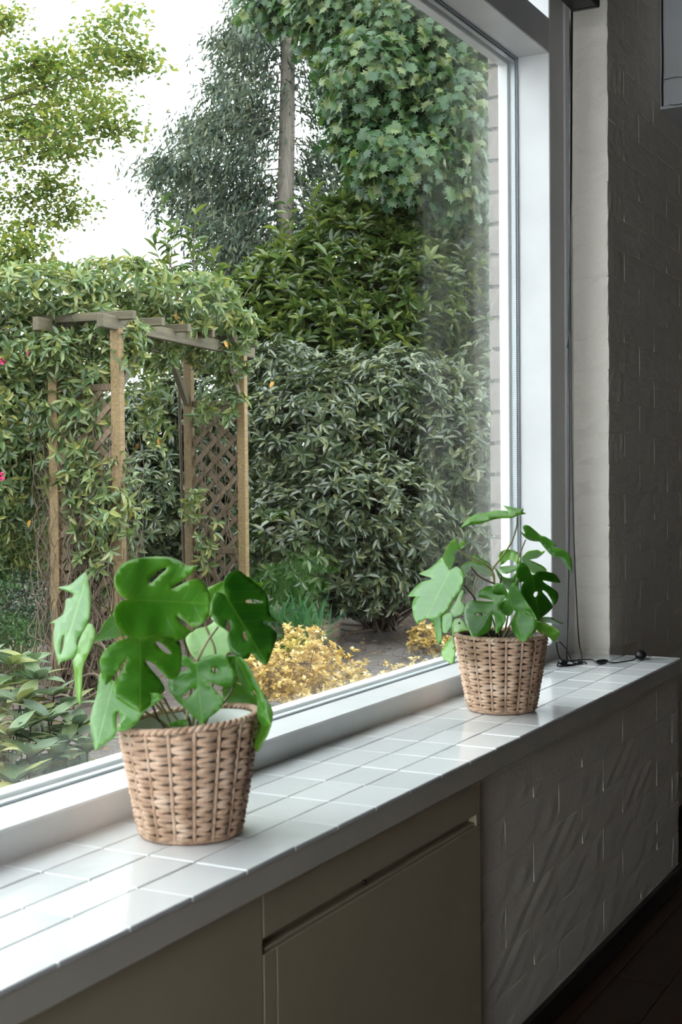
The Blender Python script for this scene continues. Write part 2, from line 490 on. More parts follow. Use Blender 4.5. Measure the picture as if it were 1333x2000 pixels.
# bricks under the sill
z = -.03; c = 0
while z < SILL-.07:
    z1 = min(z+CH-JN, SILL-.057); x = 2.785-(BL/2 if c % 2 else 0)
    while x < 4.59:
        a, b = max(x, 2.785), min(x+BL-JN, 4.602)
        if b-a > .04: brick(ww, a, b, YU, .03, z, z1)
        x += BL
    z += CH; c += 1
# outer leaf of the wall seen through the glass beside the frame
ol = empty('wall_outer', (0, 0, 0), kind='structure')
box('masonry', 4.285, 6.2, 1.662, 1.70, -.3, 3.6, M['extbrick'], ol)
z = -.06; c = 0
while z < 3.3:
    first = .20 if c % 2 else .10
    brick(ol, 4.262, 4.262+first, 1.665, .042, z, z+CH-.012, M['extbrick'])
    x = 4.262+first+.012
    while x < 5.4:
        brick(ol, x, x+.2, 1.68, .027, z, z+CH-.012, M['extbrick']); x += .212
    z += CH; c += 1

# ---------------- window
win = empty('window_1', (XJ, YF, SILL), kind='structure')
FR0, FR1 = YF, 1.595
RAIL = SILL+.055
HEAD = CZ+1.375; TR = CZ+1.488
box('bottom_rail', WX0, XC, YF, 1.66, SILL-.03, RAIL, M['frame'], win, .004)
box('jamb', XJ, 4.385, YF, 1.66, RAIL, CEIL-.1, M['frame'], win, .003)
box('cover_strip', 4.385, XC+.004, YF-.006, 1.66, SILL-.01, CEIL-.1, M['frame'], win, .003)
box('jamb', WX0, WX0+.12, YF, 1.66, RAIL, CEIL-.1, M['frame'], win, .003)
box('head_rail', WX0+.12, XJ, YF, 1.66, HEAD, TR, M['frame'], win, .003)
def glazing(win, x0, x1, z0, z1):
    box('gasket', x0, x1, 1.5925, 1.5965, z0, z0+.0025, M['gasket'], win, .0005)
    box('gasket', x1-.006, x1, 1.5925, 1.5965, z0, z1, M['gasket'], win, .0005)
    box('gasket', x0, x1, 1.5925, 1.5965, z1-.006, z1, M['gasket'], win, .0005)
    for yy in (1.597, 1.617):
        box('glass_pane', x0, x1, yy, yy+.004, z0, z1, M['glass'], win, .0003)
    box('spacer', x1-.008, x1-.0005, 1.6012, 1.6168, z0, z1, M['spacer'], win, .0003)
    box('spacer', x0, x1-.008, 1.6012, 1.6168, z0+.0005, z0+.003, M['spacer'], win, .0003)
    box('spacer', x0, x1-.008, 1.6012, 1.6168, z1-.010, z1-.0005, M['spacer'], win, .0003)
    box('outer_bead', x1-.022, x1, 1.622, 1.655, z0, z1, M['frame'], win, .002)
    box('outer_bead', x0, x1-.022, 1.622, 1.655, z0, z0+.012, M['frame'], win, .002)
    box('outer_bead', x0, x1-.022, 1.622, 1.655, z1-.022, z1, M['frame'], win, .002)
glazing(win, WX0+.12, XJ, RAIL, HEAD)
win2 = empty('window_2', (XJ, YF, TR), kind='structure')
box('top_rail', WX0+.12, XJ, YF, 1.66, CEIL-.16, CEIL-.1, M['frame'], win2, .003)
box('glass_pane', WX0+.12, XJ, 1.560, 1.564, TR, CEIL-.16, M['glass'], win2, .0003)
box('outer_cill', WX0, 4.26, 1.66, 1.75, SILL-.05, SILL-.02, M['frame'], win, .004)

# ---------------- tiled sill
sill = empty('window_sill', (2.3, 1.3, SILL), kind='structure')
box('fascia', XL, 4.474, 1.121, 1.150, SILL-.056, SILL-.004, M['fascia'], sill, .004)
box('bed', XL, 4.474, 1.150, 1.49, SILL-.056, SILL-.006, M['grout'], sill, .001)
rows = [(1.1185, 1.2165), (1.2185, 1.3065), (1.3085, 1.4005), (1.4025, 1.4845)]
tbank = {}
for r, (ya, yb) in enumerate(rows):
    x = 2.369-.1495*24
    while x < 4.474:
        xa, xb = x+.0012, min(x+.1495-.0012, 4.476 if r < 2 else (4.462 if r == 2 else XC))
        if xb-xa > .01:
            key = (r, round(xb-xa, 4))
            if key not in tbank:
                V, a, b = box_data(0, xb-xa, 0, yb-ya, 0, .0085, .0016)
                tbank[key] = mesh_np('tile', V, [a, b], M['tile'])
            m = Matrix.Translation((xa, ya, SILL-.0085+random.uniform(-.0003, .0003))) @ Matrix.Rotation(random.gauss(0, .004), 4, 'X') @ Matrix.Rotation(random.gauss(0, .003), 4, 'Y')
            place('tile', tbank[key], sill, matrix=m)
        x += .1495
# baseboards
struct('baseboard_window', XL, 4.602, YU-.016, YU, 0, .068, M['skirt'])
struct('baseboard_far', 4.602, XR, YW-.016, YW, 0, .068, M['skirt'])

# ---------------- cover panel below the sill
cp = empty('radiator_cover', (2.3, YU, 0), label='flat off-white cover panel with slanting finger groove under the window sill', cat='panel')
YP = YU-.020
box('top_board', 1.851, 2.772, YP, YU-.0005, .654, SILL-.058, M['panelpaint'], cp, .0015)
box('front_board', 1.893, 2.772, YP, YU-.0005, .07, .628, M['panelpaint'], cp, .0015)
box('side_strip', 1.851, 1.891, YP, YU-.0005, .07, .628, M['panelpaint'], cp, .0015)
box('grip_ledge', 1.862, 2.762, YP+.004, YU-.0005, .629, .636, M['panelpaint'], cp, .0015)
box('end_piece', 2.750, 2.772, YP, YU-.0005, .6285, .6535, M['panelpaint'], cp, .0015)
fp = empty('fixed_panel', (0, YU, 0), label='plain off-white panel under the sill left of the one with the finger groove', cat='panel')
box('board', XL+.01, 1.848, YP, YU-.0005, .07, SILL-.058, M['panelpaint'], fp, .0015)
box('foot_rail', XL+.01, 1.848, YP-.001, YU-.0005, .0685, .0695, M['skirt'], fp, .0003)
V, F = lathe_data([(0, 0), (.004, 0), (.0045, .003), (.003, .005), (0, .006)], 14)
place('latch', mesh_np('latch', V, F, M['black'], True), cp, matrix=Matrix.Translation((2.205, YU-.020, .652)) @ Matrix.Rotation(math.pi/2, 4, 'X'))

# ---------------- blind cassette above the window
bc = empty('blind_cassette', (4.2, 1.36, TR), label='black blind cassette fixed along the top of the window', cat='blind')
box('cassette', 1.2, 4.215, 1.313, 1.403, TR+.002, TR+.10, M['blackm'], bc, .004)
box('end_cap', 4.215, 4.235, 1.310, 1.406, TR, TR+.102, M['black'], bc, .004)
box('bracket', 4.05, 4.10, 1.403, YF, TR+.03, TR+.07, M['blackm'], bc, .002)
box('bracket', 2.60, 2.65, 1.403, YF, TR+.03, TR+.07, M['blackm'], bc, .002)

# ---------------- black cable that hangs beside the window and coils on the sill
cb = empty('power_cable', (4.23, 1.42, SILL), label='black cable hanging beside the window and coiled on the white tiles', cat='cable')
S = SILL+.002
up1 = [(4.226, 1.403, TR+.02), (4.23, 1.411, 2.3), (4.236, 1.421, 1.9), (4.232, 1.418, 1.55), (4.238, 1.423, 1.2), (4.230, 1.425, .95), (4.225, 1.428, .83), (4.228, 1.425, S+.004), (4.24, 1.40, S+.002), (4.21, 1.37, S+.001), (4.13, 1.38, S+.002), (4.11, 1.42, S+.001), (4.18, 1.43, S+.003), (4.27, 1.41, S+.001), (4.30, 1.37, S), (4.24, 1.335, S), (4.215, 1.325, S+.004)]
up2 = [(4.224, 1.402, TR+.02), (4.228, 1.41, 2.4), (4.23, 1.411, 2.1), (4.231, 1.412, 1.7), (4.232, 1.408, 1.3), (4.24, 1.40, 1.0), (4.25, 1.395, .86), (4.245, 1.385, S+.02), (4.22, 1.38, S+.002), (4.15, 1.40, S+.001), (4.16, 1.43, S+.02), (4.13, 1.43, S+.07), (4.12, 1.415, S+.075), (4.14, 1.40, S+.05), (4.19, 1.395, S+.003), (4.24, 1.375, S), (4.20, 1.355, S)]
tail = [(4.235, 1.298, S+.006), (4.26, 1.28, S), (4.30, 1.26, S), (4.34, 1.245, S), (4.368, 1.232, S+.008)]
stub = [(4.222, 1.412, 1.90), (4.214, 1.414, 1.84), (4.200, 1.414, 1.81)]
u1 = spline(up1, 8); tubes('cord', [(u1, np.interp(u1[:, 2], [1.9, 2.45], [.0024, .0058]))], M['black'], cb)
tubes('cord', [(spline(up2, 8), .0023)], M['black'], cb)
tubes('cord', [(spline(tail, 6), .002)], M['black'], cb)
tubes('cord', [(spline([(4.226, 1.414, 2.05)]+stub, 6), .0018)], M['black'], cb)
def pebble(name, c, rx, ry, rz, rot, mat, parent):
    V, F = lathe_data([(0.001, -1), (.45, -.92), (.8, -.62), (.97, -.25), (1, 0), (.97, .25), (.8, .62), (.45, .92), (.001, 1)], 16)
    m = Matrix.Translation(c) @ Matrix.Rotation(rot, 4, 'Z') @ Matrix.Diagonal((rx, ry, rz, 1))
    return place(name, mesh_np(name, V, F, mat, True), parent, matrix=m)
pebble('inline_switch', (4.225, 1.311, SILL+.0085), .027, .012, .008, -.55, M['black'], cb)
pebble('switch_button', (4.222, 1.313, SILL+.0155), .008, .006, .0025, -.55, M['gasket'], cb)
pebble('plug', (4.376, 1.226, SILL+.0165), .016, .019, .016, .3, M['black'], cb)
pebble('junction_box', (4.15, 1.415, SILL+.011), .026, .016, .010, .1, M['black'], cb)

# ---------------- wall cabinet at the upper right with its lead
wc = empty('wall_cabinet', (5.3, YW, 2.78), label='white wall cabinet hung high on the dark brick wall', cat='cabinet')
cx0, cz0 = 5.124, CZ+1.378
box('carcass', cx0, cx0+.75, YW-.34, YW-.001, cz0+.012, CEIL-.02, M['cab'], wc, .003)
box('base_board', cx0-.006, cx0+.756, YW-.35, YW-.001, cz0, cz0+.012, M['cab'], wc, .002)
for k in range(2):
    d = box('door', cx0+.003+k*.374, cx0+.371+k*.374, YW-.36, YW-.341, cz0+.015, CEIL-.025, M['cab'], wc, .002)
    box('handle', cx0+(.33 if k == 0 else .40), cx0+(.342 if k == 0 else .412), YW-.375, YW-.361, cz0+.05, cz0+.2, M['blackm'], d, .002)
ld = empty('speaker_lead', (5.12, YW-.01, 2.8), label='thin black wire hanging down the edge of the white wall cabinet with a loose loop', cat='wire')
tubes('wire', [(spline([(cx0-.010, YW-.012, CEIL-.02), (cx0-.012, YW-.012, 3.1), (cx0-.010, YW-.013, 2.95), (cx0-.014, YW-.012, 2.86), (cx0-.010, YW-.012, cz0+.01)], 6), .0035)], M['black'], ld, 6)
lp = [(cx0-.011, YW-.02+(-.10)*t, 2.87+.0*t) for t in (0,)]
loop = [(cx0-.013, YW-.012, 2.885), (cx0-.014, YW-.07, 2.888), (cx0-.013, YW-.12, 2.87), (cx0-.012, YW-.145, 2.83), (cx0-.012, YW-.12, 2.795), (cx0-.012, YW-.07, 2.785), (cx0-.012, YW-.04, 2.79)]
tubes('wire', [(spline(loop, 8), .0012)], M['black'], ld, 5)

cu = empty('curtain', (6.80, .35, 0), label='long white curtain in the room, mirrored faintly in the right part of the window pane', cat='curtain')
M['curtain'] = paint('white_curtain', 'f0efec', .9)
t = np.linspace(0, 1, 90); yy = .08+.62*t; xx = 6.82+.035*np.sin(t*42)+.01*np.sin(t*17)
V = np.concatenate([np.stack([xx+dx, yy, np.full(90, z_)], -1) for z_ in (.03, CEIL-.08) for dx in (0, .004)])
i = np.arange(89); F = np.concatenate([np.stack([i, i+1, i+181, i+180], -1), np.stack([i+90, i+270, i+271, i+91], -1), np.stack([i, i+90, i+91, i+1], -1)])
place('cloth', mesh_np('cloth', V, F, M['curtain'], True), cu)
tubes('curtain_rod', [(np.array([(6.82, -.2, CEIL-.07), (6.82, .4, CEIL-.07), (6.82, 1.0, CEIL-.07)]), .012)], M['blackm'], cu, 10)

# ================================================================== BASKETS
def basket(name, cx, cy, label, tilt=(0, 0), spin=0.0, seed=1, liner='liner'):
    rs = np.random.RandomState(seed)
    e = empty(name, (cx, cy, SILL), label=label, cat='basket', group='woven baskets on the sill')
    H, RB, RT, NC, NR = .197, .0825, .1165, 17, 11
    def R(z): return RB+(RT-RB)*(z/H)**.9
    def lift(p):      # the rim stands a little higher on one side
        p = np.array(p); k = p[:, 2]/H
        p[:, 2] += k*(p[:, 0]*tilt[0]+p[:, 1]*tilt[1]); p[:, 0] += cx; p[:, 1] += cy; p[:, 2] += SILL; return p
    # stakes
    for c in range(NC):
        a = c/NC*2*math.pi+spin
        zz = np.linspace(.006, H-.004, 9)
        pts = np.stack([(R(zz)+.0010)*np.cos(a), (R(zz)+.0010)*np.sin(a), zz], -1)
        tubes('stake', [(lift(pts), .0036)], M['cord'], e, 7)
    # twined weavers, two strands per row
    t = np.linspace(0, 1, NC*8+1); NS = NR*2
    for r in range(NS):
        z0 = .011+(H-.022)*r/(NS-1)
        ph = t*NC*math.pi; wob = rs.normal(0, .0004, len(t)); a = t*2*math.pi+spin
        mid = np.abs(np.sin(ph))
        rr = R(z0)-.0022+.0052*mid+wob
        zz = z0+.0022*np.cos(ph+rs.uniform(-.15, .15))*(1 if r % 2 else -1)+rs.normal(0, .0003, len(t))
        pts = np.stack([rr*np.cos(a), rr*np.sin(a), zz], -1); pts[-1] = pts[0]
        tubes('weaver', [(lift(pts), .0033+.0017*mid+rs.normal(0, .0002, len(t)))], M['cord'], e, 7)
    # braided rim and foot ring
    for nm, z0, amp, rad in (('rim', H, .0032, .0042), ('foot', .0055, .0012, .0040)):
        paths = []
        for s in (0, 1):
            tt = np.linspace(0, 1, 241); a = tt*2*math.pi; ph = tt*60*math.pi+s*math.pi
            rr = R(z0)+amp*np.cos(ph); zz = z0+amp*.7*np.sin(ph)
            paths.append((lift(np.stack([rr*np.cos(a), rr*np.sin(a), zz], -1)), rad))
        tubes(nm, paths, M['cord'], e, 7)
    # liner
    zs = np.linspace(.006, H-.003, 8)
    prof = [(0.001, .006)]+[(R(q)-.0075, q) for q in zs]+[(R(q)-.0088, q) for q in zs[::-1]]+[(0.001, .008)]
    V, F = lathe_data(prof, 40)
    place('liner', mesh_np('liner', lift(V), F, M[liner], True), e)
    return e, H, R
BLX, BLY = 1.918, 1.325
BRX, BRY = 3.294, 1.291
basket('basket', BLX, BLY, 'woven tan basket nearest the camera, holding the larger monstera', (.035, -.085), .12, 1)
basket('basket', BRX, BRY, 'woven tan basket near the far end of the sill beside the black cable', (0, 0), .3, 2, 'dark_liner')

# ================================================================== MONSTERA PLANTS
def smooth_closed(p, n=4):
    p = np.asarray(p, float); m = len(p); out = []
    for i in range(m):
        a, b, c, d = p[i-1], p[i], p[(i+1) % m], p[(i+2) % m]
        # keep sharp corners sharp
        for t in np.linspace(0, 1, n, endpoint=False):
            k = .5*((2*b)+(-a+c)*t+(2*a-5*b+4*c-d)*t*t+(-a+3*b-3*c+d)*t**3)
            lin = b+(c-b)*t
            out.append(k*.75+lin*.25)
    return np.array(out)

def blade(parent, conv, outline, rib, d0, slope=0.0, side=0.0, bulge=.012, tone=.4, holes=(), fold=.0, seed=0, up=0.0, label=None):
    """a leaf blade: its contour on a curved sheet of its own; slope = depth change base->tip (m),
    side = depth change across, fold = how far the halves bend away from the midrib"""
    rs = np.random.RandomState(seed+11)
    o = smooth_closed([conv(*q) for q in outline]); b, t = [np.array(conv(*q), float) for q in rib]
    hs = [smooth_closed([conv(*q) for q in h], 3) for h in holes]
    ax = t-b; L = np.linalg.norm(ax); ax /= L; sd = np.array([-ax[1], ax[0]])
    mn, mx = o.min(0), o.max(0); st = max(5.0, L/14)
    g = [np.array((x, y)) for x in np.arange(mn[0]+st/2, mx[0], st) for y in np.arange(mn[1]+st/2, mx[1], st)]
    # rib points so the fold lies on an edge line
    g += [b+ax*L*k for k in np.linspace(.05, .95, 12)]
    def inside(p, poly):
        x, y = p; X, Y = poly[:, 0], poly[:, 1]; X2, Y2 = np.roll(X, -1), np.roll(Y, -1)
        c = ((Y > y) != (Y2 > y)) & (x < (X2-X)*(y-Y)/(Y2-Y+1e-9)+X); return c.sum() % 2 == 1
    allc = np.vstack([o]+hs)
    pts = [Vector(q) for q in allc]
    cons, k = [], 0
    for poly in [o]+hs:
        n = len(poly); cons += [(k+i, k+(i+1) % n) for i in range(n)]; k += n
    for p in g:
        if inside(p, o) and not any(inside(p, h) for h in hs) and np.min(np.hypot(*(allc-p).T)) > st*.35:
            pts.append(Vector(p))
    v, _e, f, *_ = geometry.delaunay_2d_cdt(pts, cons, [], 0, 1e-4)
    v2 = np.array([tuple(q) for q in v])
    F = []
    for q in f:
        c = v2[list(q)].mean(0)
        if inside(c, o) and not any(inside(c, h) for h in hs): F.append(list(q))
    F = np.array(F)
    u = (v2-b)@ax/L; w = (v2-b)@sd/L
    mpx = d0/FPX; Lm = L*mpx
    dist = np.min(np.hypot(v2[:, None, 0]-allc[None, :, 0], v2[:, None, 1]-allc[None, :, 1]), 1)
    rim = np.exp(-(dist/(L*.055))**1.2)
    z = slope*u+side*w*2-bulge*4*np.clip(u, -.3, 1.1)*(1-np.clip(u, -.3, 1.1))+fold*np.abs(w)*Lm
    z += .0035*np.sin(u*17+rs.uniform(0, 6))*np.clip(np.abs(w)*3, 0, 1)*np.sign(w)+.004*np.sin(w*9+u*5+rs.uniform(0, 6))*rim
    V = np.array([P(x, y, d0+zz) for (x, y), zz in zip(v2, z)])
    # keep the blade on the room side of the glass and above the basket tops
    V[:, 1] = np.where(V[:, 1] > 1.575, 1.575+.1*(V[:, 1]-1.575), V[:, 1]); V[:, 1] = np.minimum(V[:, 1], 1.585)
    # faces towards the camera
    n = np.cross(V[F[:, 1]]-V[F[:, 0]], V[F[:, 2]]-V[F[:, 0]]); flip = ((V[F[:, 0]]-np.array([0, 0, CZ]))*n).sum(1) > 0
    F[flip] = F[flip][:, ::-1]
    me = mesh_np('leaf', V, F, M['monstera'], True)
    a = me.attributes.new('rim', 'FLOAT', 'POINT'); a.data.foreach_set('value', rim.astype(np.float32))
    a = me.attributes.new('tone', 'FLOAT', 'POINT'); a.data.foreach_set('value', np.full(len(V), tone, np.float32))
    ul = me.uv_layers.new(name='UVMap'); li = np.zeros(len(me.loops), np.int32); me.loops.foreach_get('vertex_index', li)
    ul.data.foreach_set('uv', np.stack([u[li], w[li]], -1).astype(np.float32).ravel())
    ob = place('leaf', me, parent)
    m = ob.modifiers.new('thickness', 'SOLIDIFY'); m.thickness = .0008; m.offset = -1
    if label: ob['label'] = label
    return ob

def cA(x, y): return (80+x/4.877, 1070+y/4.877)
def cB(x, y): return (320+x/4.88, 1070+y/4.88)
def cC(x, y): return (790+x/5.883, 970+y/5.883)
def cD(x, y): return (930+x/6.665, 970+y/6.665)

def soil_disc(parent, cx, cy, z, r):
    rs = np.random.RandomState(3); V = [[cx, cy, z+.012]]; F = []
    n = 28; rings = 5
    for i in range(1, rings+1):
        for j in range(n):
            a = j/n*2*math.pi; rr = r*i/rings
            V.append([cx+rr*math.cos(a), cy+rr*math.sin(a), z+.012*(1-(i/rings)**2)+rs.normal(0, .0025)])
    for j in range(n):
        F.append([0, 1+j, 1+(j+1) % n])
    Q = []
    for i in range(rings-1):
        for j in range(n):
            a = 1+i*n+j; b = 1+i*n+(j+1) % n; Q.append([a, a+n, b+n, b])
    place('soil', mesh_np('soil', V, [np.array(F), np.array(Q)], M['soil'], True), parent)
def pot(parent, cx, cy, z0, z1, r0, r1):
    V, F = lathe_data([(.001, z0), (r0, z0), (r1, z1), (r1+.003, z1), (r1+.003, z1+.006), (r1-.003, z1+.006), (r1-.004, z1-.02), (r0-.004, z0+.01), (.001, z0+.01)], 32)
    V = V+np.array([cx, cy, 0]); place('nursery_pot', mesh_np('nursery_pot', V, F, M['black'], True), parent)

def petiole(parent, conv, pts, ds, r=.0022, mat='petiole', root=None):
    q = [P(*conv(*p), d) for p, d in zip(pts, ds)]
    if root is not None: q.append(np.array(root, float))
    q = np.array(q); q[:, 1] = np.minimum(q[:, 1], 1.575)
    s = spline(q, 7); tubes('petiole', [(s, np.linspace(r*.85, r*1.15, len(s)))], M[mat], parent, 7)

plL = empty('potted_monstera', (BLX, BLY, SILL+.02), label='larger monstera with broad split leaves in the nearest basket', cat='plant')
ZS = SILL+.135
pot(plL, BLX, BLY, SILL+.012, SILL+.130, .062, .080); soil_disc(plL, BLX, BLY, SILL+.118, .076)
D = 2.33
L1 = [(850, 490), (800, 480), (745, 430), (705, 360), (703, 270), (760, 165), (880, 108), (1040, 85), (1200, 85), (1320, 120), (1400, 170), (1490, 165), (1500, 172), (1400, 275), (1270, 360), (1240, 395), (1330, 350), (1430, 305), (1510, 295), (1570, 345), (1605, 440), (1615, 530), (1600, 640), (1530, 730), (1450, 762), (1400, 720), (1320, 665), (1295, 650), (1330, 710), (1400, 770), (1430, 790), (1370, 860), (1300, 885), (1180, 885), (1060, 845), (960, 880), (880, 870), (800, 830), (735, 760), (700, 680), (705, 580), (760, 510), (820, 495)]
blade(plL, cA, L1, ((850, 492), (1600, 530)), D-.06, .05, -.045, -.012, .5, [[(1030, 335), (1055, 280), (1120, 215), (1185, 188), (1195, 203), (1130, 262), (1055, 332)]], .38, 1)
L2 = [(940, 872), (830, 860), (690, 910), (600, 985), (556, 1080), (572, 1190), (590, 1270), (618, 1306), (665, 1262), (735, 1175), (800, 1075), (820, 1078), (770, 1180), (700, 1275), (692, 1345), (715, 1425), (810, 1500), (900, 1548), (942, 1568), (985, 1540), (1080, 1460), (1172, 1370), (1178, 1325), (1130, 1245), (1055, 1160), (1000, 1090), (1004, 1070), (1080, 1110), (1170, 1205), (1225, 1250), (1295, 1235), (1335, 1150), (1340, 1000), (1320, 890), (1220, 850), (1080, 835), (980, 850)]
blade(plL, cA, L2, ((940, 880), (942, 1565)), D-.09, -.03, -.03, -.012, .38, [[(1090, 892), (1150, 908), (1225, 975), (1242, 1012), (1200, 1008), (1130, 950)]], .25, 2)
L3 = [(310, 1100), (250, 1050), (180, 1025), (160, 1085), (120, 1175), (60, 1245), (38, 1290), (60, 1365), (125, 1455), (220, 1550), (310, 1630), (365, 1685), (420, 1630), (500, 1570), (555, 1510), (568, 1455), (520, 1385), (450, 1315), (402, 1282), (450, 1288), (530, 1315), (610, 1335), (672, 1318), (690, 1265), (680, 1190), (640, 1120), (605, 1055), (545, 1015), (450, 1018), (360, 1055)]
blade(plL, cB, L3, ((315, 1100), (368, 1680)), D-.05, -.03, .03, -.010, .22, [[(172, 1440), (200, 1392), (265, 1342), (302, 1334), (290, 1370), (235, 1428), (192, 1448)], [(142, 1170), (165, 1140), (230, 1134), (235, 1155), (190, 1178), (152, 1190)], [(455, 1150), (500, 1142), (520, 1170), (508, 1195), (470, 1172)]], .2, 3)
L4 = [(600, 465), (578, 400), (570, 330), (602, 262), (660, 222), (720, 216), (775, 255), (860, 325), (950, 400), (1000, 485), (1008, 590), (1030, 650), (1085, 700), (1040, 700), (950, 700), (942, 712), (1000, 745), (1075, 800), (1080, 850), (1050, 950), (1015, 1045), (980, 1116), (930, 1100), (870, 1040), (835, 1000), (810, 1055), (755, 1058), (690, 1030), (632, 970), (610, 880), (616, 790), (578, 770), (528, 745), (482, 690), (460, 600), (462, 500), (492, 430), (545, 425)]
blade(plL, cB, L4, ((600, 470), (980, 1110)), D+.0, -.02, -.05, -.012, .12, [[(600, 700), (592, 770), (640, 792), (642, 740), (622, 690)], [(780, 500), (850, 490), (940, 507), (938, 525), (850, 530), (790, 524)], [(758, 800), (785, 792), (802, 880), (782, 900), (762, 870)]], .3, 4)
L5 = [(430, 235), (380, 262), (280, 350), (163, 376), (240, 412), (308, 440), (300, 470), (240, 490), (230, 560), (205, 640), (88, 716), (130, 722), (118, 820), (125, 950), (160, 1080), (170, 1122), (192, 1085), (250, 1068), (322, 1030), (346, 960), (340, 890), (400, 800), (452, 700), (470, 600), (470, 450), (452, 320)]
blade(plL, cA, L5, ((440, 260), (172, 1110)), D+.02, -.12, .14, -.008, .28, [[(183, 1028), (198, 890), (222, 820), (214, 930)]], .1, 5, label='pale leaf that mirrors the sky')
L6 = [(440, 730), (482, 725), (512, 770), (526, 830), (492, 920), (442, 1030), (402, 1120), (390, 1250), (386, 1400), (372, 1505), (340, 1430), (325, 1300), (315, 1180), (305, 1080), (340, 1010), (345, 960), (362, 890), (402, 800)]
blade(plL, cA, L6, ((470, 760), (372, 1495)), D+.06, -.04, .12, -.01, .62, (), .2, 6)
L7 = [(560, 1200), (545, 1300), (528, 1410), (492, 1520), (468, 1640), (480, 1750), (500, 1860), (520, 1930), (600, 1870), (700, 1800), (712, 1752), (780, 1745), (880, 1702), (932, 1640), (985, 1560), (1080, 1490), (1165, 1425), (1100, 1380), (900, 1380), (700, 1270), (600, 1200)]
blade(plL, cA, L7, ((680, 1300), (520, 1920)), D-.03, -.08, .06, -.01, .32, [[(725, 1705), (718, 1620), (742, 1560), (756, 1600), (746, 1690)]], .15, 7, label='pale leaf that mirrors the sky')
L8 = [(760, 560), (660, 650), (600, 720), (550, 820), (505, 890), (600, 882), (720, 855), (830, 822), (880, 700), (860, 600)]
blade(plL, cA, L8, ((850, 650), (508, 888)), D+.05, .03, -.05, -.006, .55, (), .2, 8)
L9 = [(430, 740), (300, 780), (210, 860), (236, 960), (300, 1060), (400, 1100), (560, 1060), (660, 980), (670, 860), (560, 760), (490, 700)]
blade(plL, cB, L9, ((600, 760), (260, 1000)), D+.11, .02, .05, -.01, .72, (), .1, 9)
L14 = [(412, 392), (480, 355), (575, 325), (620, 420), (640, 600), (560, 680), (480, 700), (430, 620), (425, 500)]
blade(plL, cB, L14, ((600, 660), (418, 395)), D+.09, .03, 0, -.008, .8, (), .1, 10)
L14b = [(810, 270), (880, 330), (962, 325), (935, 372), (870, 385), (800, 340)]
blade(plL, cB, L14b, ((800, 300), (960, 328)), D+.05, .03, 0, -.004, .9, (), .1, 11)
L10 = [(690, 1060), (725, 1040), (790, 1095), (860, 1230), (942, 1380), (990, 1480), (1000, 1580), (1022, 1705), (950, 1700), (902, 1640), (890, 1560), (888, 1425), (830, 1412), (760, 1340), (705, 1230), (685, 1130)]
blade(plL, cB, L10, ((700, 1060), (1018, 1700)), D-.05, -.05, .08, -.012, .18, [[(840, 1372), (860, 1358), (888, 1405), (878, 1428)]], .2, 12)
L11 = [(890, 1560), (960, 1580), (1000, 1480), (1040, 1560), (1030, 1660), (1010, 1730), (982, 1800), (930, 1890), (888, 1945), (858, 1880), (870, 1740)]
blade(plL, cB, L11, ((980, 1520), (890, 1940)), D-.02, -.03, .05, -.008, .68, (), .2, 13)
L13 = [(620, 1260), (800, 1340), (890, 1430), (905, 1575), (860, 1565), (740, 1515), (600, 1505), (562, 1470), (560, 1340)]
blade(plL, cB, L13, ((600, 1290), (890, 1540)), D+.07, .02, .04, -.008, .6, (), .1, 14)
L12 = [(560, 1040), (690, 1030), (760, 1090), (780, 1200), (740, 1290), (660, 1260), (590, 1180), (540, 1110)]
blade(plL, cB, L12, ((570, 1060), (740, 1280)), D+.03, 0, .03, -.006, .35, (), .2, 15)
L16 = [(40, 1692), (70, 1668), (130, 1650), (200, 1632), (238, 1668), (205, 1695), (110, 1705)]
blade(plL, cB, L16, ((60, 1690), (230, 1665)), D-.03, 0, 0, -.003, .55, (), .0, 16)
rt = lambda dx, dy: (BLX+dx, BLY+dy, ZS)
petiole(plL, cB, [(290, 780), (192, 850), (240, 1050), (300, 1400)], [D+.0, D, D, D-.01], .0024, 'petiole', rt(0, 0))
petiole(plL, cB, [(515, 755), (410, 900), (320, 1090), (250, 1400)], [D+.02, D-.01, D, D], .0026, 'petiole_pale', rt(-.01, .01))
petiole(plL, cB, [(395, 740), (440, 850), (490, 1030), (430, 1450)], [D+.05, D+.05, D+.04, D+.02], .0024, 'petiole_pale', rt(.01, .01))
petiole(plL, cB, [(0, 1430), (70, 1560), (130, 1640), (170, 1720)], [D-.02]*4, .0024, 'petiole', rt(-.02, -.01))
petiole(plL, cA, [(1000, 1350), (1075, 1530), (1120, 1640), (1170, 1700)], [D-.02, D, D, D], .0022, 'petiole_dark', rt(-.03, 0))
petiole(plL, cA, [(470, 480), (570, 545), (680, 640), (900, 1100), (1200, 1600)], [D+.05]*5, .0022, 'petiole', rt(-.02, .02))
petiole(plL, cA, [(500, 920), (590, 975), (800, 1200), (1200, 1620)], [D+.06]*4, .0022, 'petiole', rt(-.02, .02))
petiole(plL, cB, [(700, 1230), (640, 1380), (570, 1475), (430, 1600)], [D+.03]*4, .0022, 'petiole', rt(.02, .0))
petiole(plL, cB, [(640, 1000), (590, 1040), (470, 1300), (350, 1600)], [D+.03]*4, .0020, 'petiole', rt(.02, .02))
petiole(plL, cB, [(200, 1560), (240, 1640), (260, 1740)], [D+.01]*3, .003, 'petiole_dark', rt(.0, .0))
petiole(plL, cA, [(690, 1300), (900, 1500), (1200, 1700)], [D+.0]*3, .0022, 'petiole', rt(-.02, -.01))

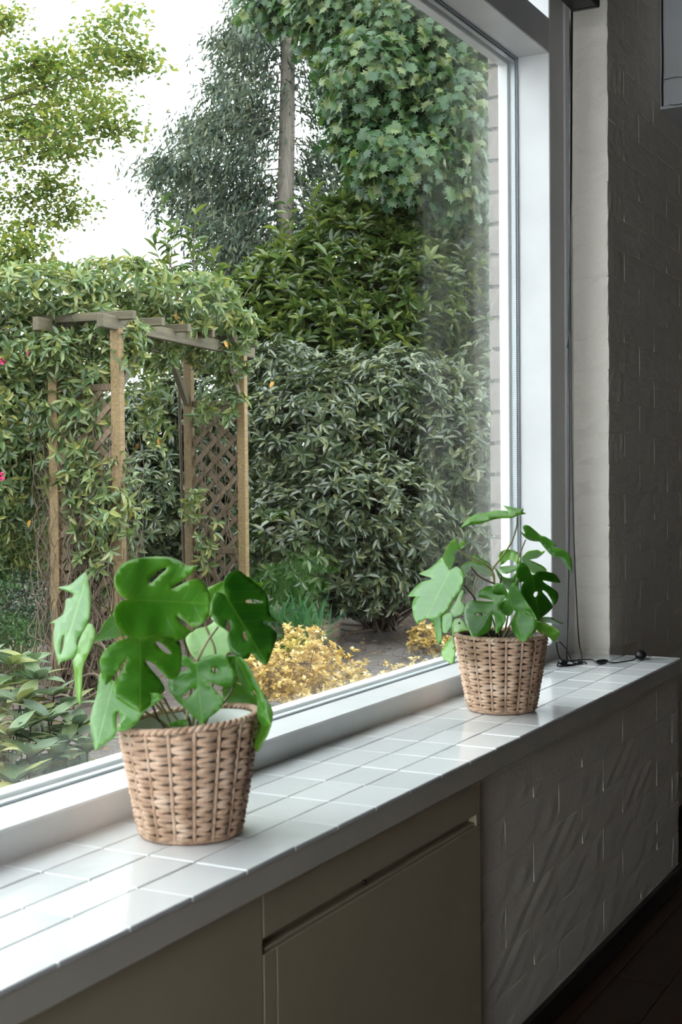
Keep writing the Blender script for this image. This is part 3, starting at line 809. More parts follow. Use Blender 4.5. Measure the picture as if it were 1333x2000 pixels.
plR = empty('potted_monstera', (BRX, BRY, SILL+.02), label='smaller open monstera with long stems in the far basket', cat='plant')
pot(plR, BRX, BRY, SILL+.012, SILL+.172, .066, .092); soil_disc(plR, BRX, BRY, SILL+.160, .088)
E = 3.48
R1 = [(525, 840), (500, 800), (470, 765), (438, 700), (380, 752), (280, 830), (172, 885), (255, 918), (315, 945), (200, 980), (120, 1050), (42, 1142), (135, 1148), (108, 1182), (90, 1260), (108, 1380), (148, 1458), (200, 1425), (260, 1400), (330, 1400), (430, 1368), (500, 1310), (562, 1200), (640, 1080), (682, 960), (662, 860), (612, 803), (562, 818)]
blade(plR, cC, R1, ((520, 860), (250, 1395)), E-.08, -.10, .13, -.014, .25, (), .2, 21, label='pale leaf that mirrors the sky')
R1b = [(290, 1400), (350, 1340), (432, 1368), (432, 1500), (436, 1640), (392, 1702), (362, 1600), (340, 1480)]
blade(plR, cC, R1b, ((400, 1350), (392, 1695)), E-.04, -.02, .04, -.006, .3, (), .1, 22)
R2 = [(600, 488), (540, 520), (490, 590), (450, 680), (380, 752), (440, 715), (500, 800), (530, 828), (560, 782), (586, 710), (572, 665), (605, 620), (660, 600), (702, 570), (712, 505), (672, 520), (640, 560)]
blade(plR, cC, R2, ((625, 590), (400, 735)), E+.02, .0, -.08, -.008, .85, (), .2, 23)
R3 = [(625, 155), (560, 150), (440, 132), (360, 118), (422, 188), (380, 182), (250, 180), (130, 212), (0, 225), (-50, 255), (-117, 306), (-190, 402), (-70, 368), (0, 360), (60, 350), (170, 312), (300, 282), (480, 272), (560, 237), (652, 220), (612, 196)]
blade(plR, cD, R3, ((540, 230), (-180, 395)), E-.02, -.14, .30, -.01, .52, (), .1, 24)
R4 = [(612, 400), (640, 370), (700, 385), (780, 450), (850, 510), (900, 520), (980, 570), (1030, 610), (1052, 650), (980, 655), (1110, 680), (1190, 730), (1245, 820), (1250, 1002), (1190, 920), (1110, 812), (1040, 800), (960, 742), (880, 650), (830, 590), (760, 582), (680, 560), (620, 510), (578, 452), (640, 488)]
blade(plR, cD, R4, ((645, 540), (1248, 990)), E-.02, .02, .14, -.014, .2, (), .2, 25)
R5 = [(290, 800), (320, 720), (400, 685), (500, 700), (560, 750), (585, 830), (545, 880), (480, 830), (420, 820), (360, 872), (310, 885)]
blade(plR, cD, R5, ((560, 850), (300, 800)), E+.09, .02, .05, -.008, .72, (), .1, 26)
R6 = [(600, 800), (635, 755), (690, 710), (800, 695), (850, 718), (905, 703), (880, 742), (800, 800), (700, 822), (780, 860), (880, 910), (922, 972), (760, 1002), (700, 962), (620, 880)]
blade(plR, cD, R6, ((610, 840), (900, 960)), E+.09, .02, .08, -.008, .75, (), .15, 27)
R7 = [(300, 922), (400, 900), (530, 900), (530, 950), (400, 1002), (330, 985)]
blade(plR, cD, R7, ((520, 920), (310, 930)), E+.07, .0, .1, -.004, .55, (), .1, 28)
R8 = [(740, 1025), (690, 930), (640, 870), (600, 858), (552, 870), (528, 950), (532, 1045), (560, 1112), (622, 1110), (592, 1180), (592, 1300), (625, 1405), (700, 1500), (790, 1582), (862, 1570), (950, 1502), (1002, 1440), (985, 1390), (930, 1310), (868, 1240), (880, 1218), (935, 1262), (1000, 1370), (1030, 1412), (1075, 1330), (1070, 1250), (1000, 1190), (895, 1120), (878, 1090), (980, 1108), (1102, 1122), (1070, 1050), (1020, 1002), (900, 970), (800, 978)]
blade(plR, cD, R8, ((740, 1050), (830, 1580)), E-.03, -.03, -.04, -.012, .14, [[(750, 1282), (768, 1242), (805, 1240), (800, 1280), (775, 1310)]], .3, 29)
R9 = [(420, 1255), (385, 1190), (330, 1130), (262, 1128), (215, 1178), (220, 1250), (280, 1280), (380, 1282), (385, 1335), (320, 1390), (300, 1450), (350, 1530), (440, 1555), (495, 1480), (512, 1520), (460, 1650), (480, 1750), (550, 1850), (620, 1893), (690, 1840), (780, 1750), (802, 1680), (780, 1600), (700, 1520), (632, 1490), (700, 1525), (800, 1602), (740, 1480), (650, 1350), (560, 1200), (540, 1120), (480, 1130), (435, 1200)]
blade(plR, cD, R9, ((425, 1270), (620, 1885)), E-.10, -.03, .04, -.012, .2, (), .25, 30)
R10 = [(5, 1295), (30, 1240), (87, 1201), (160, 1165), (225, 1167), (300, 1250), (400, 1280), (335, 1390), (310, 1450), (380, 1535), (392, 1600), (330, 1720), (260, 1782), (250, 1650), (240, 1562), (215, 1545), (207, 1680), (160, 1760), (50, 1810), (-49, 1820), (-95, 1733), (-140, 1620), (-152, 1495), (-117, 1385), (-40, 1345), (60, 1360), (200, 1365), (210, 1348), (100, 1322), (20, 1312)]
blade(plR, cD, R10, ((330, 1290), (-10, 1815)), E-.07, -.06, .06, -.010, .24, [[(0, 1522), (60, 1510), (110, 1522), (98, 1540), (20, 1550)]], .25, 31)
R11 = [(640, 1400), (572, 1420), (545, 1500), (550, 1600), (482, 1680), (430, 1780), (440, 1852), (490, 1890), (542, 1922), (582, 1880), (582, 1700), (562, 1605), (600, 1560), (680, 1540), (742, 1532), (702, 1460)]
blade(plR, cC, R11, ((640, 1470), (540, 1915)), E-.05, -.05, .10, -.010, .72, (), .2, 32)
R11b = [(440, 1380), (540, 1330), (562, 1420), (540, 1520), (500, 1562), (440, 1560)]
blade(plR, cC, R11b, ((540, 1350), (450, 1550)), E+.02, .0, .05, -.004, .35, (), .1, 33)
R12 = [(790, 1620), (900, 1640), (1000, 1690), (1070, 1740), (1087, 1800), (1042, 1870), (1010, 1885), (950, 1830), (860, 1780), (790, 1730)]
blade(plR, cD, R12, ((790, 1650), (1012, 1880)), E-.04, -.02, .05, -.006, .62, (), .2, 34)
R13 = [(780, 1600), (880, 1568), (1000, 1578), (1060, 1620), (1142, 1652), (1090, 1667), (1000, 1650), (900, 1642), (810, 1640)]
blade(plR, cD, R13, ((790, 1615), (1138, 1652)), E-.01, .02, .15, -.004, .5, (), .1, 35)
R14 = [(650, 800), (720, 758), (780, 750), (900, 770), (1000, 822), (1042, 925), (960, 900), (850, 858), (780, 828), (722, 880), (690, 935), (668, 860)]
blade(plR, cC, R14, ((770, 810), (1035, 920)), E+.05, .02, .12, -.006, .6, (), .15, 36)
R14b = [(770, 730), (822, 660), (880, 710), (960, 750), (1000, 800), (900, 770), (800, 745)]
blade(plR, cC, R14b, ((820, 700), (990, 795)), E+.07, .02, .1, -.004, .7, (), .1, 37)
R15 = [(690, 1090), (660, 1200), (700, 1240), (690, 1340), (560, 1400), (530, 1310), (600, 1200), (650, 1080)]
blade(plR, cC, R15, ((680, 1100), (570, 1390)), E+.03, .0, .06, -.006, .45, (), .1, 38)
R16 = [(250, 925), (350, 1040), (450, 1060), (522, 1000), (562, 1110), (520, 1200), (420, 1215), (340, 1130), (290, 1040)]
blade(plR, cD, R16, ((280, 960), (520, 1190)), E+.02, .02, .06, -.006, .42, (), .1, 39)
rr = lambda dx, dy: (BRX+dx, BRY+dy, SILL+.17)
petiole(plR, cD, [(540, 265), (530, 400), (460, 600), (350, 770), (250, 900), (215, 975), (245, 1130), (270, 1500)], [E]*8, .0024, 'petiole', rr(0, 0))
petiole(plR, cD, [(650, 560), (590, 700), (545, 830), (530, 1100), (430, 1500)], [E]*5, .0022, 'petiole', rr(.01, 0))
petiole(plR, cC, [(625, 590), (720, 680), (860, 740), (980, 820), (1030, 900)], [E+.02, E, E, E, E], .0024, 'petiole', P(*cD(240, 1100), E))
petiole(plR, cC, [(770, 810), (830, 890), (920, 950), (1030, 1000), (1100, 1040)], [E]*5, .0024, 'petiole_dark', P(*cD(300, 1300), E))
petiole(plR, cC, [(680, 1015), (740, 1080), (800, 1160), (860, 1300)], [E]*4, .0022, 'petiole_dark', rr(-.02, 0))
petiole(plR, cC, [(860, 870), (820, 960), (800, 1070), (810, 1150), (880, 1400)], [E+.03]*5, .0018, 'petiole_pale', rr(0, .02))
petiole(plR, cC, [(630, 1450), (700, 1530), (760, 1590)], [E-.05, E-.03, E-.01], .0024, 'petiole_dark', rr(-.04, 0))
petiole(plR, cD, [(330, 1010), (322, 1130), (300, 1500)], [E]*3, .0024, 'petiole_dark', rr(0, 0))
petiole(plR, cD, [(200, 1540), (240, 1660), (270, 1780)], [E-.02]*3, .0024, 'petiole_dark', rr(-.01, 0))
petiole(plR, cD, [(780, 1640), (600, 1700), (450, 1790)], [E+.01]*3, .0022, 'petiole', rr(.02, 0))
petiole(plR, cD, [(750, 1010), (620, 1300), (430, 1700)], [E+.01]*3, .0022, 'petiole', rr(.02, .01))

# ================================================================== GARDEN
def norm(a): return a/(np.linalg.norm(a, axis=-1, keepdims=True)+1e-9)
def tmpl(stations, fold=.25, droop=.0, nz=0):
    """stations [(x, halfwidth)] first and last pointed"""
    V, F4, F3 = [[0, 0, 0]], [], []
    prev = None
    for i, (x, w) in enumerate(stations[1:-1]):
        b = len(V); zz = -droop*x*x
        V += [[x, 0, zz], [x, w, zz+fold*w], [x, -w, zz+fold*w]]
        if prev is None: F3 += [[0, b+2, b], [0, b, b+1]]
        else: F4 += [[prev, prev+2, b+2, b], [prev, b, b+1, prev+1]]
        prev = b
    b = len(V); x = stations[-1][0]; V.append([x, 0, -droop*x*x]); F3 += [[prev, prev+2, b], [prev, b, prev+1]]
    return np.array(V, float), np.array(F3), np.array(F4).reshape(-1, 4)
T_LANCE = tmpl([(0, 0), (.3, .42), (.68, .40), (1, 0)], .3, .12)
T_OVAL = tmpl([(0, 0), (.5, .5), (1, 0)], .3, .1)
T_STRAP = tmpl([(0, 0), (.25, .45), (.5, .5), (.8, .3), (1, 0)], .2, .45)
T_NEEDLE = (np.array([[0, 0, 0], [.5, .5, 0], [.5, -.5, 0.05], [1, 0, -.1]], float), np.array([[0, 2, 1], [1, 2, 3]]), np.zeros((0, 4), int))
_mo = [(0, 0), (.02, .18), (-.12, .42), (.16, .36), (.22, .62), (.38, .42), (.60, .66), (.60, .34), (.78, .26), (.76, .12), (1.05, 0)]
_mo = _mo+[(x, -y) for x, y in _mo[-2:0:-1]]
_V = [[.35, 0, .0]]+[[x, y, -.25*abs(y)**1.3-.12*x*x] for x, y in _mo]
T_MAPLE = (np.array(_V), np.array([[0, 1+(i+1) % len(_mo), 1+i] for i in range(len(_mo))]), np.zeros((0, 4), int))

def variants(t, mat, name, n=5):
    out = []
    for i in range(n):
        out.append(mesh_np(name, t[0], [t[1], t[2]], mat, False, np.full(len(t[0]), (i+.5)/n)))
    return out

def leaves(parent, Pn, Dn, Nn, L, W, t, mat, singles=0, name='leaf', part='foliage', front=True):
    """every leaf is real geometry; the `singles` nearest ones are parts of their own"""
    Pn = np.asarray(Pn); n = len(Pn); Dn = norm(Dn); Bn = norm(np.cross(Nn, Dn)); Nn = norm(np.cross(Dn, Bn))
    L = np.broadcast_to(L, (n,)); W = np.broadcast_to(W, (n,)); rnd = RS.rand(n)
    mask = np.zeros(n, bool)
    if singles:
        v = Pn-np.array([0, 0, CZ]); dep = v@_f; px = np.abs(v@CAMR)/dep; py = np.abs(v@CAMU)/dep
        key = dep+np.where((px < .25) & (py < .375), 0, 100)
        idx = np.argsort(key)[:singles]; mask[idx] = True
        vs = variants(t, mat, name)
        for i in idx:
            m = Matrix(((Dn[i, 0]*L[i], Bn[i, 0]*W[i], Nn[i, 0]*L[i], Pn[i, 0]), (Dn[i, 1]*L[i], Bn[i, 1]*W[i], Nn[i, 1]*L[i], Pn[i, 1]),
                        (Dn[i, 2]*L[i], Bn[i, 2]*W[i], Nn[i, 2]*L[i], Pn[i, 2]), (0, 0, 0, 1)))
            place(name, vs[int(rnd[i]*5) % 5], parent, matrix=m)
    k = ~mask; q, d, b, nn, l, w = Pn[k], Dn[k], Bn[k], Nn[k], L[k], W[k]
    if len(q) == 0: return
    tv = t[0]; nv = len(tv)
    V = q[:, None]+tv[None, :, 0:1]*(d*l[:, None])[:, None]+tv[None, :, 1:2]*(b*w[:, None])[:, None]+tv[None, :, 2:3]*(nn*l[:, None])[:, None]
    off = (np.arange(len(q))*nv)[:, None, None]
    Fs = [(f[None]+off).reshape(-1, f.shape[1]) for f in (t[1], t[2]) if len(f)]
    place(part, mesh_np(part, V.reshape(-1, 3), Fs, mat, False, np.repeat(rnd[k], nv)), parent, kind='stuff')

UP = np.array([0, 0, 1.])
TOCAM = -_f*np.array([1, 1, 0]); TOCAM /= np.linalg.norm(TOCAM)
def blob_pts(blobs, n, camside=.8, shell=(.7, 1.0)):
    """random points in the outer shell of ellipsoids; blob = (px, py, depth, rx px, ry px, r depth m)"""
    area = np.array([b[3]*b[4] for b in blobs], float); cnt = (area/area.sum()*n).astype(int)+1
    PP, OO = [], []
    for b, c in zip(blobs, cnt):
        ctr = P(b[0], b[1], b[2]); rx, ry, rz = b[3]*b[2]/FPX, b[4]*b[2]/FPX, b[5]
        u = norm(RS.normal(0, 1, (c, 3)))
        fl_ = (u[:, 2] < 0) & (RS.rand(c) < camside); u[fl_, 2] *= -1       # third axis: towards the camera
        r = RS.uniform(shell[0], shell[1], c)[:, None]
        w = u*np.array([rx, ry, rz])*r; o = u/np.array([rx, ry, rz])
        ax = np.stack([_r, UP, TOCAM])
        PP.append(ctr+w@ax); OO.append(norm(o@ax))
    return np.concatenate(PP), np.concatenate(OO)

def rosettes(parent, blobs, n, k, L, W, t, mat, singles=0, droop=.2, upb=.5, spread=1.0, lvar=.25, camside=.8, shell=(.7, 1.0)):
    c, o = blob_pts(blobs, n, camside, shell); c = c[c[:, 2] > .02] if True else c
    o = o[:len(c)]
    ax = norm(o*.7+UP*upb+RS.normal(0, .35, c.shape))
    t1 = norm(np.cross(ax, RS.normal(0, 1, c.shape))); t2 = np.cross(ax, t1)
    Ps, Ds, Ns = [], [], []
    for i in range(k):
        a = i/k*2*math.pi+RS.uniform(-.4, .4, len(c)); rad = np.cos(a)[:, None]*t1+np.sin(a)[:, None]*t2
        up_ = RS.uniform(.1, .8, (len(c), 1))
        d = norm(rad*spread+ax*up_-UP*droop); Ps.append(c+ax*RS.uniform(0, .03, (len(c), 1))); Ds.append(d); Ns.append(ax*1.0-rad*up_*.6+RS.normal(0, .2, c.shape))
    Ps, Ds, Ns = map(np.concatenate, (Ps, Ds, Ns)); m = len(Ps)
    l = L*RS.uniform(1-lvar, 1+lvar, m)
    keep = (Ps+Ds*l[:, None])[:, 2] > .0
    leaves(parent, Ps[keep], Ds[keep], Ns[keep], l[keep], (W*l/L)[keep], t, mat, singles)
    return c

def twigs(parent, targets, root, n, r=.008, mat='twig', name='branch', seed=0, sag=.0):
    rs = np.random.RandomState(seed); paths = []
    pick = targets[rs.choice(len(targets), n)]
    for q in pick:
        b = np.array(root)+rs.normal(0, .08, 3)*np.array([1, 1, 0]); mid = (b*.45+q*.55)+rs.normal(0, .12, 3); mid[2] = max(mid[2], .05)
        b[2] = 0
        s = spline([b, mid, q], 6); paths.append((s, np.linspace(r, r*.25, len(s))))
    V, F = tube_data(paths, 5); place(name, mesh_np(name, V, F, M[mat], True), parent, kind='stuff')

# ground
gx = np.concatenate([np.arange(-14, 3, .5), np.arange(3, 16, .12), np.arange(16, 60, 1.2)]); gy = np.concatenate([np.arange(1.70, 9, .09), np.arange(9, 40, .8)])
X, Y = np.meshgrid(gx, gy); Zg = .015*np.sin(X*3.1+Y*1.7)+.012*np.sin(X*7.3-Y*5.1)+RS.normal(0, .008, X.shape)-.01
idx = np.arange(X.size).reshape(X.shape)
Fg = np.stack([idx[:-1, :-1], idx[:-1, 1:], idx[1:, 1:], idx[1:, :-1]], -1).reshape(-1, 4)
g = place('ground', mesh_np('ground', np.stack([X, Y, Zg], -1).reshape(-1, 3), Fg, M['ground'], True)); g['kind'] = 'structure'
# leaf litter
n = 5000; q = np.stack([RS.uniform(2, 14, n), RS.uniform(2, 9, n), np.full(n, .012)], -1)
lit = empty('leaf_litter', (6, 4, 0), label='fallen brown leaves strewn over the bare soil', cat='leaves', kind='stuff')
leaves(lit, q, norm(RS.normal(0, 1, (n, 3))*np.array([1, 1, .15])), UP+RS.normal(0, .4, (n, 3)), RS.uniform(.03, .07, n), RS.uniform(.015, .035, n), T_OVAL, M['litter'], part='fallen_leaves')

def gz(px, py, d):
    p = P(px, py, d); p[2] = 0; return p

# --- rhododendron in front of the trees
rh = empty('rhododendron_bush', gz(740, 1200, 12), label='big grey-green rhododendron filling the garden right of the arch', cat='bush')
RB_ = [(760, 800, 12.2, 190, 120, .9), (620, 880, 11.9, 160, 160, .9), (870, 880, 12.2, 130, 170, .9), (700, 1010, 11.6, 190, 130, .9), (570, 1060, 11.4, 110, 120, .7), (850, 1050, 12.0, 130, 110, .8), (960, 850, 12.6, 110, 190, .8), (560, 760, 12.4, 100, 90, .7), (680, 1120, 11.5, 150, 80, .6)]
c = rosettes(rh, RB_, 4300, 8, .105, .036, T_LANCE, M['rhodo'], 300, .25, .5)
twigs(rh, c, gz(740, 1200, 12.4), 90, .014, seed=1)
rh2 = empty('rhododendron_bush', gz(330, 1150, 14), label='pale rhododendron seen through the opening of the wooden arch', cat='bush')
c = rosettes(rh2, [(310, 860, 13.6, 110, 130, .8), (420, 840, 13.6, 110, 170, .8), (300, 1010, 13.0, 130, 130, .8), (440, 1040, 13.4, 100, 120, .7), (200, 980, 13.4, 120, 160, .8), (100, 900, 13.8, 160, 200, .8)], 2600, 8, .11, .038, T_LANCE, M['rhodo'], 150, .25, .5)
twigs(rh2, c, gz(330, 1150, 14), 40, .014, seed=2)
# --- cherry laurel above it
la = empty('cherry_laurel', gz(680, 900, 14.4), label='glossy olive-green cherry laurel rising behind the rhododendron', cat='shrub')
LB = [(560, 600, 14.2, 110, 110, .9), (680, 520, 14.3, 110, 130, .9), (800, 580, 14.2, 110, 140, .9), (660, 660, 13.8, 180, 80, .8), (820, 450, 14.6, 80, 110, .8), (900, 560, 14.6, 90, 180, .8), (940, 700, 14.4, 80, 130, .8), (500, 640, 14.0, 70, 70, .6)]
c = rosettes(la, LB, 2700, 7, .15, .052, T_LANCE, M['laurel'], 300, -.15, .9, .8)
twigs(la, c, gz(680, 900, 14.6), 60, .016, seed=3)
def shoots(parent, tops, L, W, mat, t=T_LANCE, n=14, single=True, seed=5):
    Ps, Ds, Ns, pa = [], [], [], []
    rs = np.random.RandomState(seed)
    for (x0, y0, x1, y1, d) in tops:
        a, b = P(x0, y0, d), P(x1, y1, d+rs.uniform(-.2, .2)); m = (a+b)/2+rs.normal(0, .03, 3); s = spline([a, m, b], n//2)
        pa.append((s, np.linspace(.007, .002, len(s))))
        for i, q in enumerate(s[1:]):
            for sg in (0, 1):
                ang = i*2.4+sg*2.9+rs.uniform(-.4, .4); rad = math.cos(ang)*_r+math.sin(ang)*TOCAM
                Ps.append(q); Ds.append(rad*.8+UP*rs.uniform(.1, .9)); Ns.append(UP-rad*.5+rs.normal(0, .3, 3))
    Ps, Ds, Ns = map(np.array, (Ps, Ds, Ns)); l = L*rs.uniform(.7, 1.2, len(Ps))
    leaves(parent, Ps, Ds, Ns, l, l*W/L, t, mat, 80 if single else 0)
    V, F = tube_data(pa, 5); place('shoot', mesh_np('shoot', V, F, M['twig'], True), parent, kind='stuff')
shoots(la, [(640, 560, 610, 360, 13.6), (700, 520, 690, 370, 13.7), (600, 620, 560, 400, 13.4), (760, 520, 770, 380, 13.8), (680, 620, 640, 500, 13.2), (560, 600, 545, 450, 13.6), (830, 500, 840, 370, 13.8)], .17, .055, M['laurel'])
ls = empty('laurel_shoots', gz(370, 800, 12), label='tall dark laurel shoots standing against the white sky above the arch', cat='shrub')
shoots(ls, [(345, 560, 320, 400, 10.6), (380, 560, 382, 420, 10.6), (330, 560, 345, 440, 10.6), (350, 560, 300, 470, 10.7), (400, 560, 365, 460, 10.8), (425, 600, 418, 500, 10.8)], .15, .042, M['laurel'], n=8, seed=8)
tubes('stem', [(spline([gz(360, 900, 10.7), P(350, 760, 10.7), P(345, 560, 10.6)], 6), .012)], M['twig'], ls)
# --- maple at upper right
mp = empty('maple_tree', gz(950, 1000, 15.5), label='green maple whose lobed leaves hang over the upper right of the garden', cat='tree')
MB_ = [(800, 60, 14, 170, 120, 1.0), (720, 170, 13.6, 120, 110, .9), (860, 240, 13.8, 120, 140, .9), (640, 40, 14.2, 90, 90, .8), (770, 320, 13.4, 110, 80, .8), (930, 180, 14.4, 90, 170, .8), (880, 380, 14, 100, 90, .8), (950, 60, 14.6, 110, 120, .8), (700, 270, 13.6, 80, 60, .6), (560, 20, 14.6, 110, 50, .6)]
c, o = blob_pts(MB_, 12500, .7, (.25, 1.0)); n = len(c)
d = norm(o*.4-UP*.75+RS.normal(0, .35, c.shape)); nn = norm(o*.8+UP*.5+RS.normal(0, .45, c.shape))
l = RS.uniform(.075, .125, n); leaves(mp, c, d, nn, l, l*.95, T_MAPLE, M['maple'], 300)
tubes('trunk', [(spline([gz(985, 1000, 15.9), P(980, 500, 15.8), P(965, 200, 15.6), P(950, 60, 15.5), P(930, -150, 15.4)], 6), np.linspace(.17, .11, 25))], M['bark'], mp, 12)
br = [[(960, 300), (870, 330), (770, 310), (690, 260)], [(950, 160), (860, 130), (760, 90), (640, 70)], [(955, 220), (860, 240), (760, 190), (640, 160)], [(960, 400), (880, 380), (800, 340), (720, 280)], [(945, 60), (840, 20), (740, -10), (600, 0)]]
for b in br:
    s = spline([P(x, y, 15.4-.5*i) for i, (x, y) in enumerate(b)], 6); tubes('branch', [(s, np.linspace(.045, .008, len(s)))], M['bark'], mp, 7)
# --- conifer
cf = empty('conifer_tree', gz(558, 900, 19), label='tall dark conifer with a bare grey trunk and drooping boughs', cat='tree')
tubes('trunk', [(spline([gz(555, 1000, 19), P(556, 560, 19), P(560, 300, 19), P(563, 100, 19), P(566, -120, 19)], 6), np.linspace(.15, .085, 25))], M['bark'], cf, 14)
PP, DD, NN = [], [], []
edge_l = [(-100, 440), (0, 455), (60, 400), (120, 385), (200, 365), (250, 340), (275, 275), (320, 250), (350, 300), (420, 385), (480, 375), (560, 380), (640, 420)]
bp = []
for i, y in enumerate(np.arange(-90, 600, 9.5)):
    left = (i % 2 == 0) or RS.rand() < .25; xe = np.interp(y, *zip(*edge_l))+RS.uniform(-10, 70)
    x1 = xe if left else RS.uniform(640, 760)
    dd = 19+RS.uniform(-1.3, 1.3); y1 = y+RS.uniform(-5, 45)
    a, b = P(560, y, 19), P(x1, y1, dd); m = (a+b)/2-UP*RS.uniform(.0, .18)
    s = spline([a, m, b], 8); bp.append((s, np.linspace(.012, .003, len(s))))
    Lb = np.linalg.norm(b-a); dens = 1.0 if y > 330 else (.75 if y > 60 else .6); nb = int(330*Lb*dens)
    tt = RS.uniform(.09, 1.0, nb)**.8; base = np.stack([np.interp(tt, np.linspace(0, 1, len(s)), s[:, k]) for k in range(3)], -1)
    hang = RS.exponential(.11, nb)[:, None]; sidev = RS.normal(0, .12, (nb, 3))
    PP.append(base-UP*hang+sidev); DD.append(norm((b-a)/Lb*.5-UP*.8+RS.normal(0, .5, (nb, 3)))); NN.append(RS.normal(0, 1, (nb, 3))+UP)
PP, DD, NN = map(np.concatenate, (PP, DD, NN)); n = len(PP)
l = RS.uniform(.07, .17, n); leaves(cf, PP, DD, NN, l, l*.24, T_NEEDLE, M['conifer'], 0, part='needles')
l = RS.uniform(.05, .11, n); leaves(cf, PP+RS.normal(0, .05, PP.shape), DD+RS.normal(0, .6, DD.shape), NN, l, l*.24, T_NEEDLE, M['conifer'], 0, part='needles')
for pth in bp[::2]: tubes('branch', [pth], M['bark'], cf, 5)
for pth in bp[1::2]: tubes('branch', [pth], M['bark'], cf, 5)
# --- beech boughs at upper left
be = empty('beech_tree', gz(-260, 900, 12), label='yellow-green beech boughs reaching in from the upper left', cat='tree')
BR = [[(-260, 230), (-80, 215), (60, 178), (130, 158), (185, 125), (200, 60), (245, 30)], [(-260, 230), (0, 190), (150, 140), (230, 110), (285, 120)], [(-260, 120), (-80, 60), (20, 30)], [(-260, 260), (-60, 235), (60, 205), (150, 200), (235, 205)],
      [(-260, 300), (-60, 280), (80, 268), (180, 240), (250, 255)], [(-260, 340), (-60, 330), (60, 300), (150, 290)], [(-260, 400), (-60, 405), (50, 380), (125, 355)], [(-260, 450), (-80, 470), (60, 440), (160, 402)], [(-260, 480), (-60, 510), (20, 500), (55, 470)], [(-260, 160), (-60, 140), (60, 130), (100, 110)], [(-260, 240), (-60, 250), (40, 240), (110, 250)]]
PP = []
for i, b in enumerate(BR):
    dd = 10.5+.35*(i % 4); s = spline([P(x, y, dd+.3*math.sin(j+i)) for j, (x, y) in enumerate(b)], 8)
    tubes('branch', [(s, np.linspace(.011, .002, len(s)))], M['twig'], be, 5)
    nb = 1000; t0 = RS.uniform(.0, 1.0, nb)**.55; base = np.stack([np.interp(t0, np.linspace(0, 1, len(s)), s[:, k]) for k in range(3)], -1)
    PP.append(base+RS.normal(0, 1, (nb, 3))*np.array([.15, .15, .085])*(1.3-.6*t0)[:, None])
PP = np.concatenate(PP); n = len(PP); l = RS.uniform(.04, .075, n)
leaves(be, PP, norm(RS.normal(0, 1, (n, 3))*np.array([1, 1, .4])-UP*.25), UP+RS.normal(0, .45, (n, 3)), l, l*.62, T_OVAL, M['beech'], 300)
tubes('trunk', [(spline([gz(-300, 1000, 12), P(-280, 400, 11.6), P(-260, -200, 11.4)], 8), .16)], M['bark'], be, 12)
# --- far planting behind everything
fb = empty('distant_hedge', gz(250, 700, 24), label='pale hedge far off below the white sky at left', cat='hedge')
c, o = blob_pts([(-60, 640, 24, 150, 120, 1.5), (90, 620, 24, 130, 100, 1.5), (230, 620, 23, 120, 90, 1.5), (380, 640, 23, 130, 90, 1.5), (120, 760, 22, 250, 120, 1.5), (350, 780, 22, 200, 130, 1.5), (200, 900, 21, 320, 120, 1.5), (100, 1030, 20, 260, 110, 1.5), (400, 1000, 20, 220, 130, 1.5), (-260, 800, 22, 200, 130, 1.5), (-500, 830, 21, 200, 120, 1.5), (-740, 840, 20, 200, 120, 1.5)], 15000); n = len(c)
leaves(fb, c, norm(o+RS.normal(0, .8, c.shape)), UP+o+RS.normal(0, .5, c.shape), RS.uniform(.12, .24, n), RS.uniform(.06, .11, n), T_OVAL, M['far'])
ft = empty('background_trees', gz(760, 900, 22), label='dark mass of trees closing the view behind the laurel and maple', cat='trees', kind='stuff')
c, o = blob_pts([(700, 480, 20.5, 220, 200, 1.5), (900, 400, 20.5, 200, 260, 1.5), (600, 680, 19.5, 250, 160, 1.5), (850, 700, 19.5, 240, 200, 1.5), (720, 900, 19, 360, 200, 1.5), (700, 1080, 18, 380, 130, 1.5), (1000, 600, 20, 150, 500, 1.5), (880, 140, 21, 200, 200, 1.5), (1180, 700, 19, 200, 420, 1.6), (1400, 800, 17, 200, 380, 1.6), (1600, 850, 15, 180, 330, 1.4)], 38000, .6, (.3, 1)); n = len(c)
leaves(ft, c, norm(o-UP*.3+RS.normal(0, .8, c.shape)), UP+o+RS.normal(0, .5, c.shape), RS.uniform(.12, .25, n), RS.uniform(.07, .12, n), T_OVAL, M['smallshrub'])

# --- wooden arch with lattice sides
DG = 8.6
nearL = P(232, 937, DG); nearR = P(475, 937, 10.5)
nearL[2] = nearR[2] = 0
v = nearR-nearL; AL = np.linalg.norm(v); av = v/AL
wv = np.cross(av, UP); wv = -wv if (wv@_r) > 0 else wv      # towards the far posts (left in the picture)
WA = .455; TOP = CZ+.985
farL, farR = nearL+wv*WA, nearR+wv*WA
ar = empty('garden_arch', tuple((nearL+farR)/2), label='weathered wooden garden arch with lattice sides overgrown by a climber', cat='arch')
def beam(name, a, b, w, h, mat, parent=ar, bev=.004):
    a, b = np.array(a, float), np.array(b, float); L = np.linalg.norm(b-a); x = (b-a)/L
    z = UP-x*(UP@x) if abs(x[2]) < .95 else av-x*(av@x)
    z /= np.linalg.norm(z); y = np.cross(z, x)
    V, f4, f3 = box_data(-L/2, L/2, -w/2, w/2, -h/2, h/2, bev); me = mesh_np(name, V, [f4, f3], mat)
    m = Matrix.Identity(4); c = (a+b)/2
    for i in range(3): m[i][0], m[i][1], m[i][2], m[i][3] = x[i], y[i], z[i], c[i]
    return place(name, me, parent, matrix=m)
for q in (nearL, farL, nearR, farR):
    beam('post', q, q+UP*(TOP-.03), .066, .066, M['archwood'])
for q0, q1 in ((nearL, nearR), (farL, farR)):
    beam('top_beam', q0-av*.22+UP*TOP, q1+av*.22+UP*TOP, .045, .085, M['beamwood'])
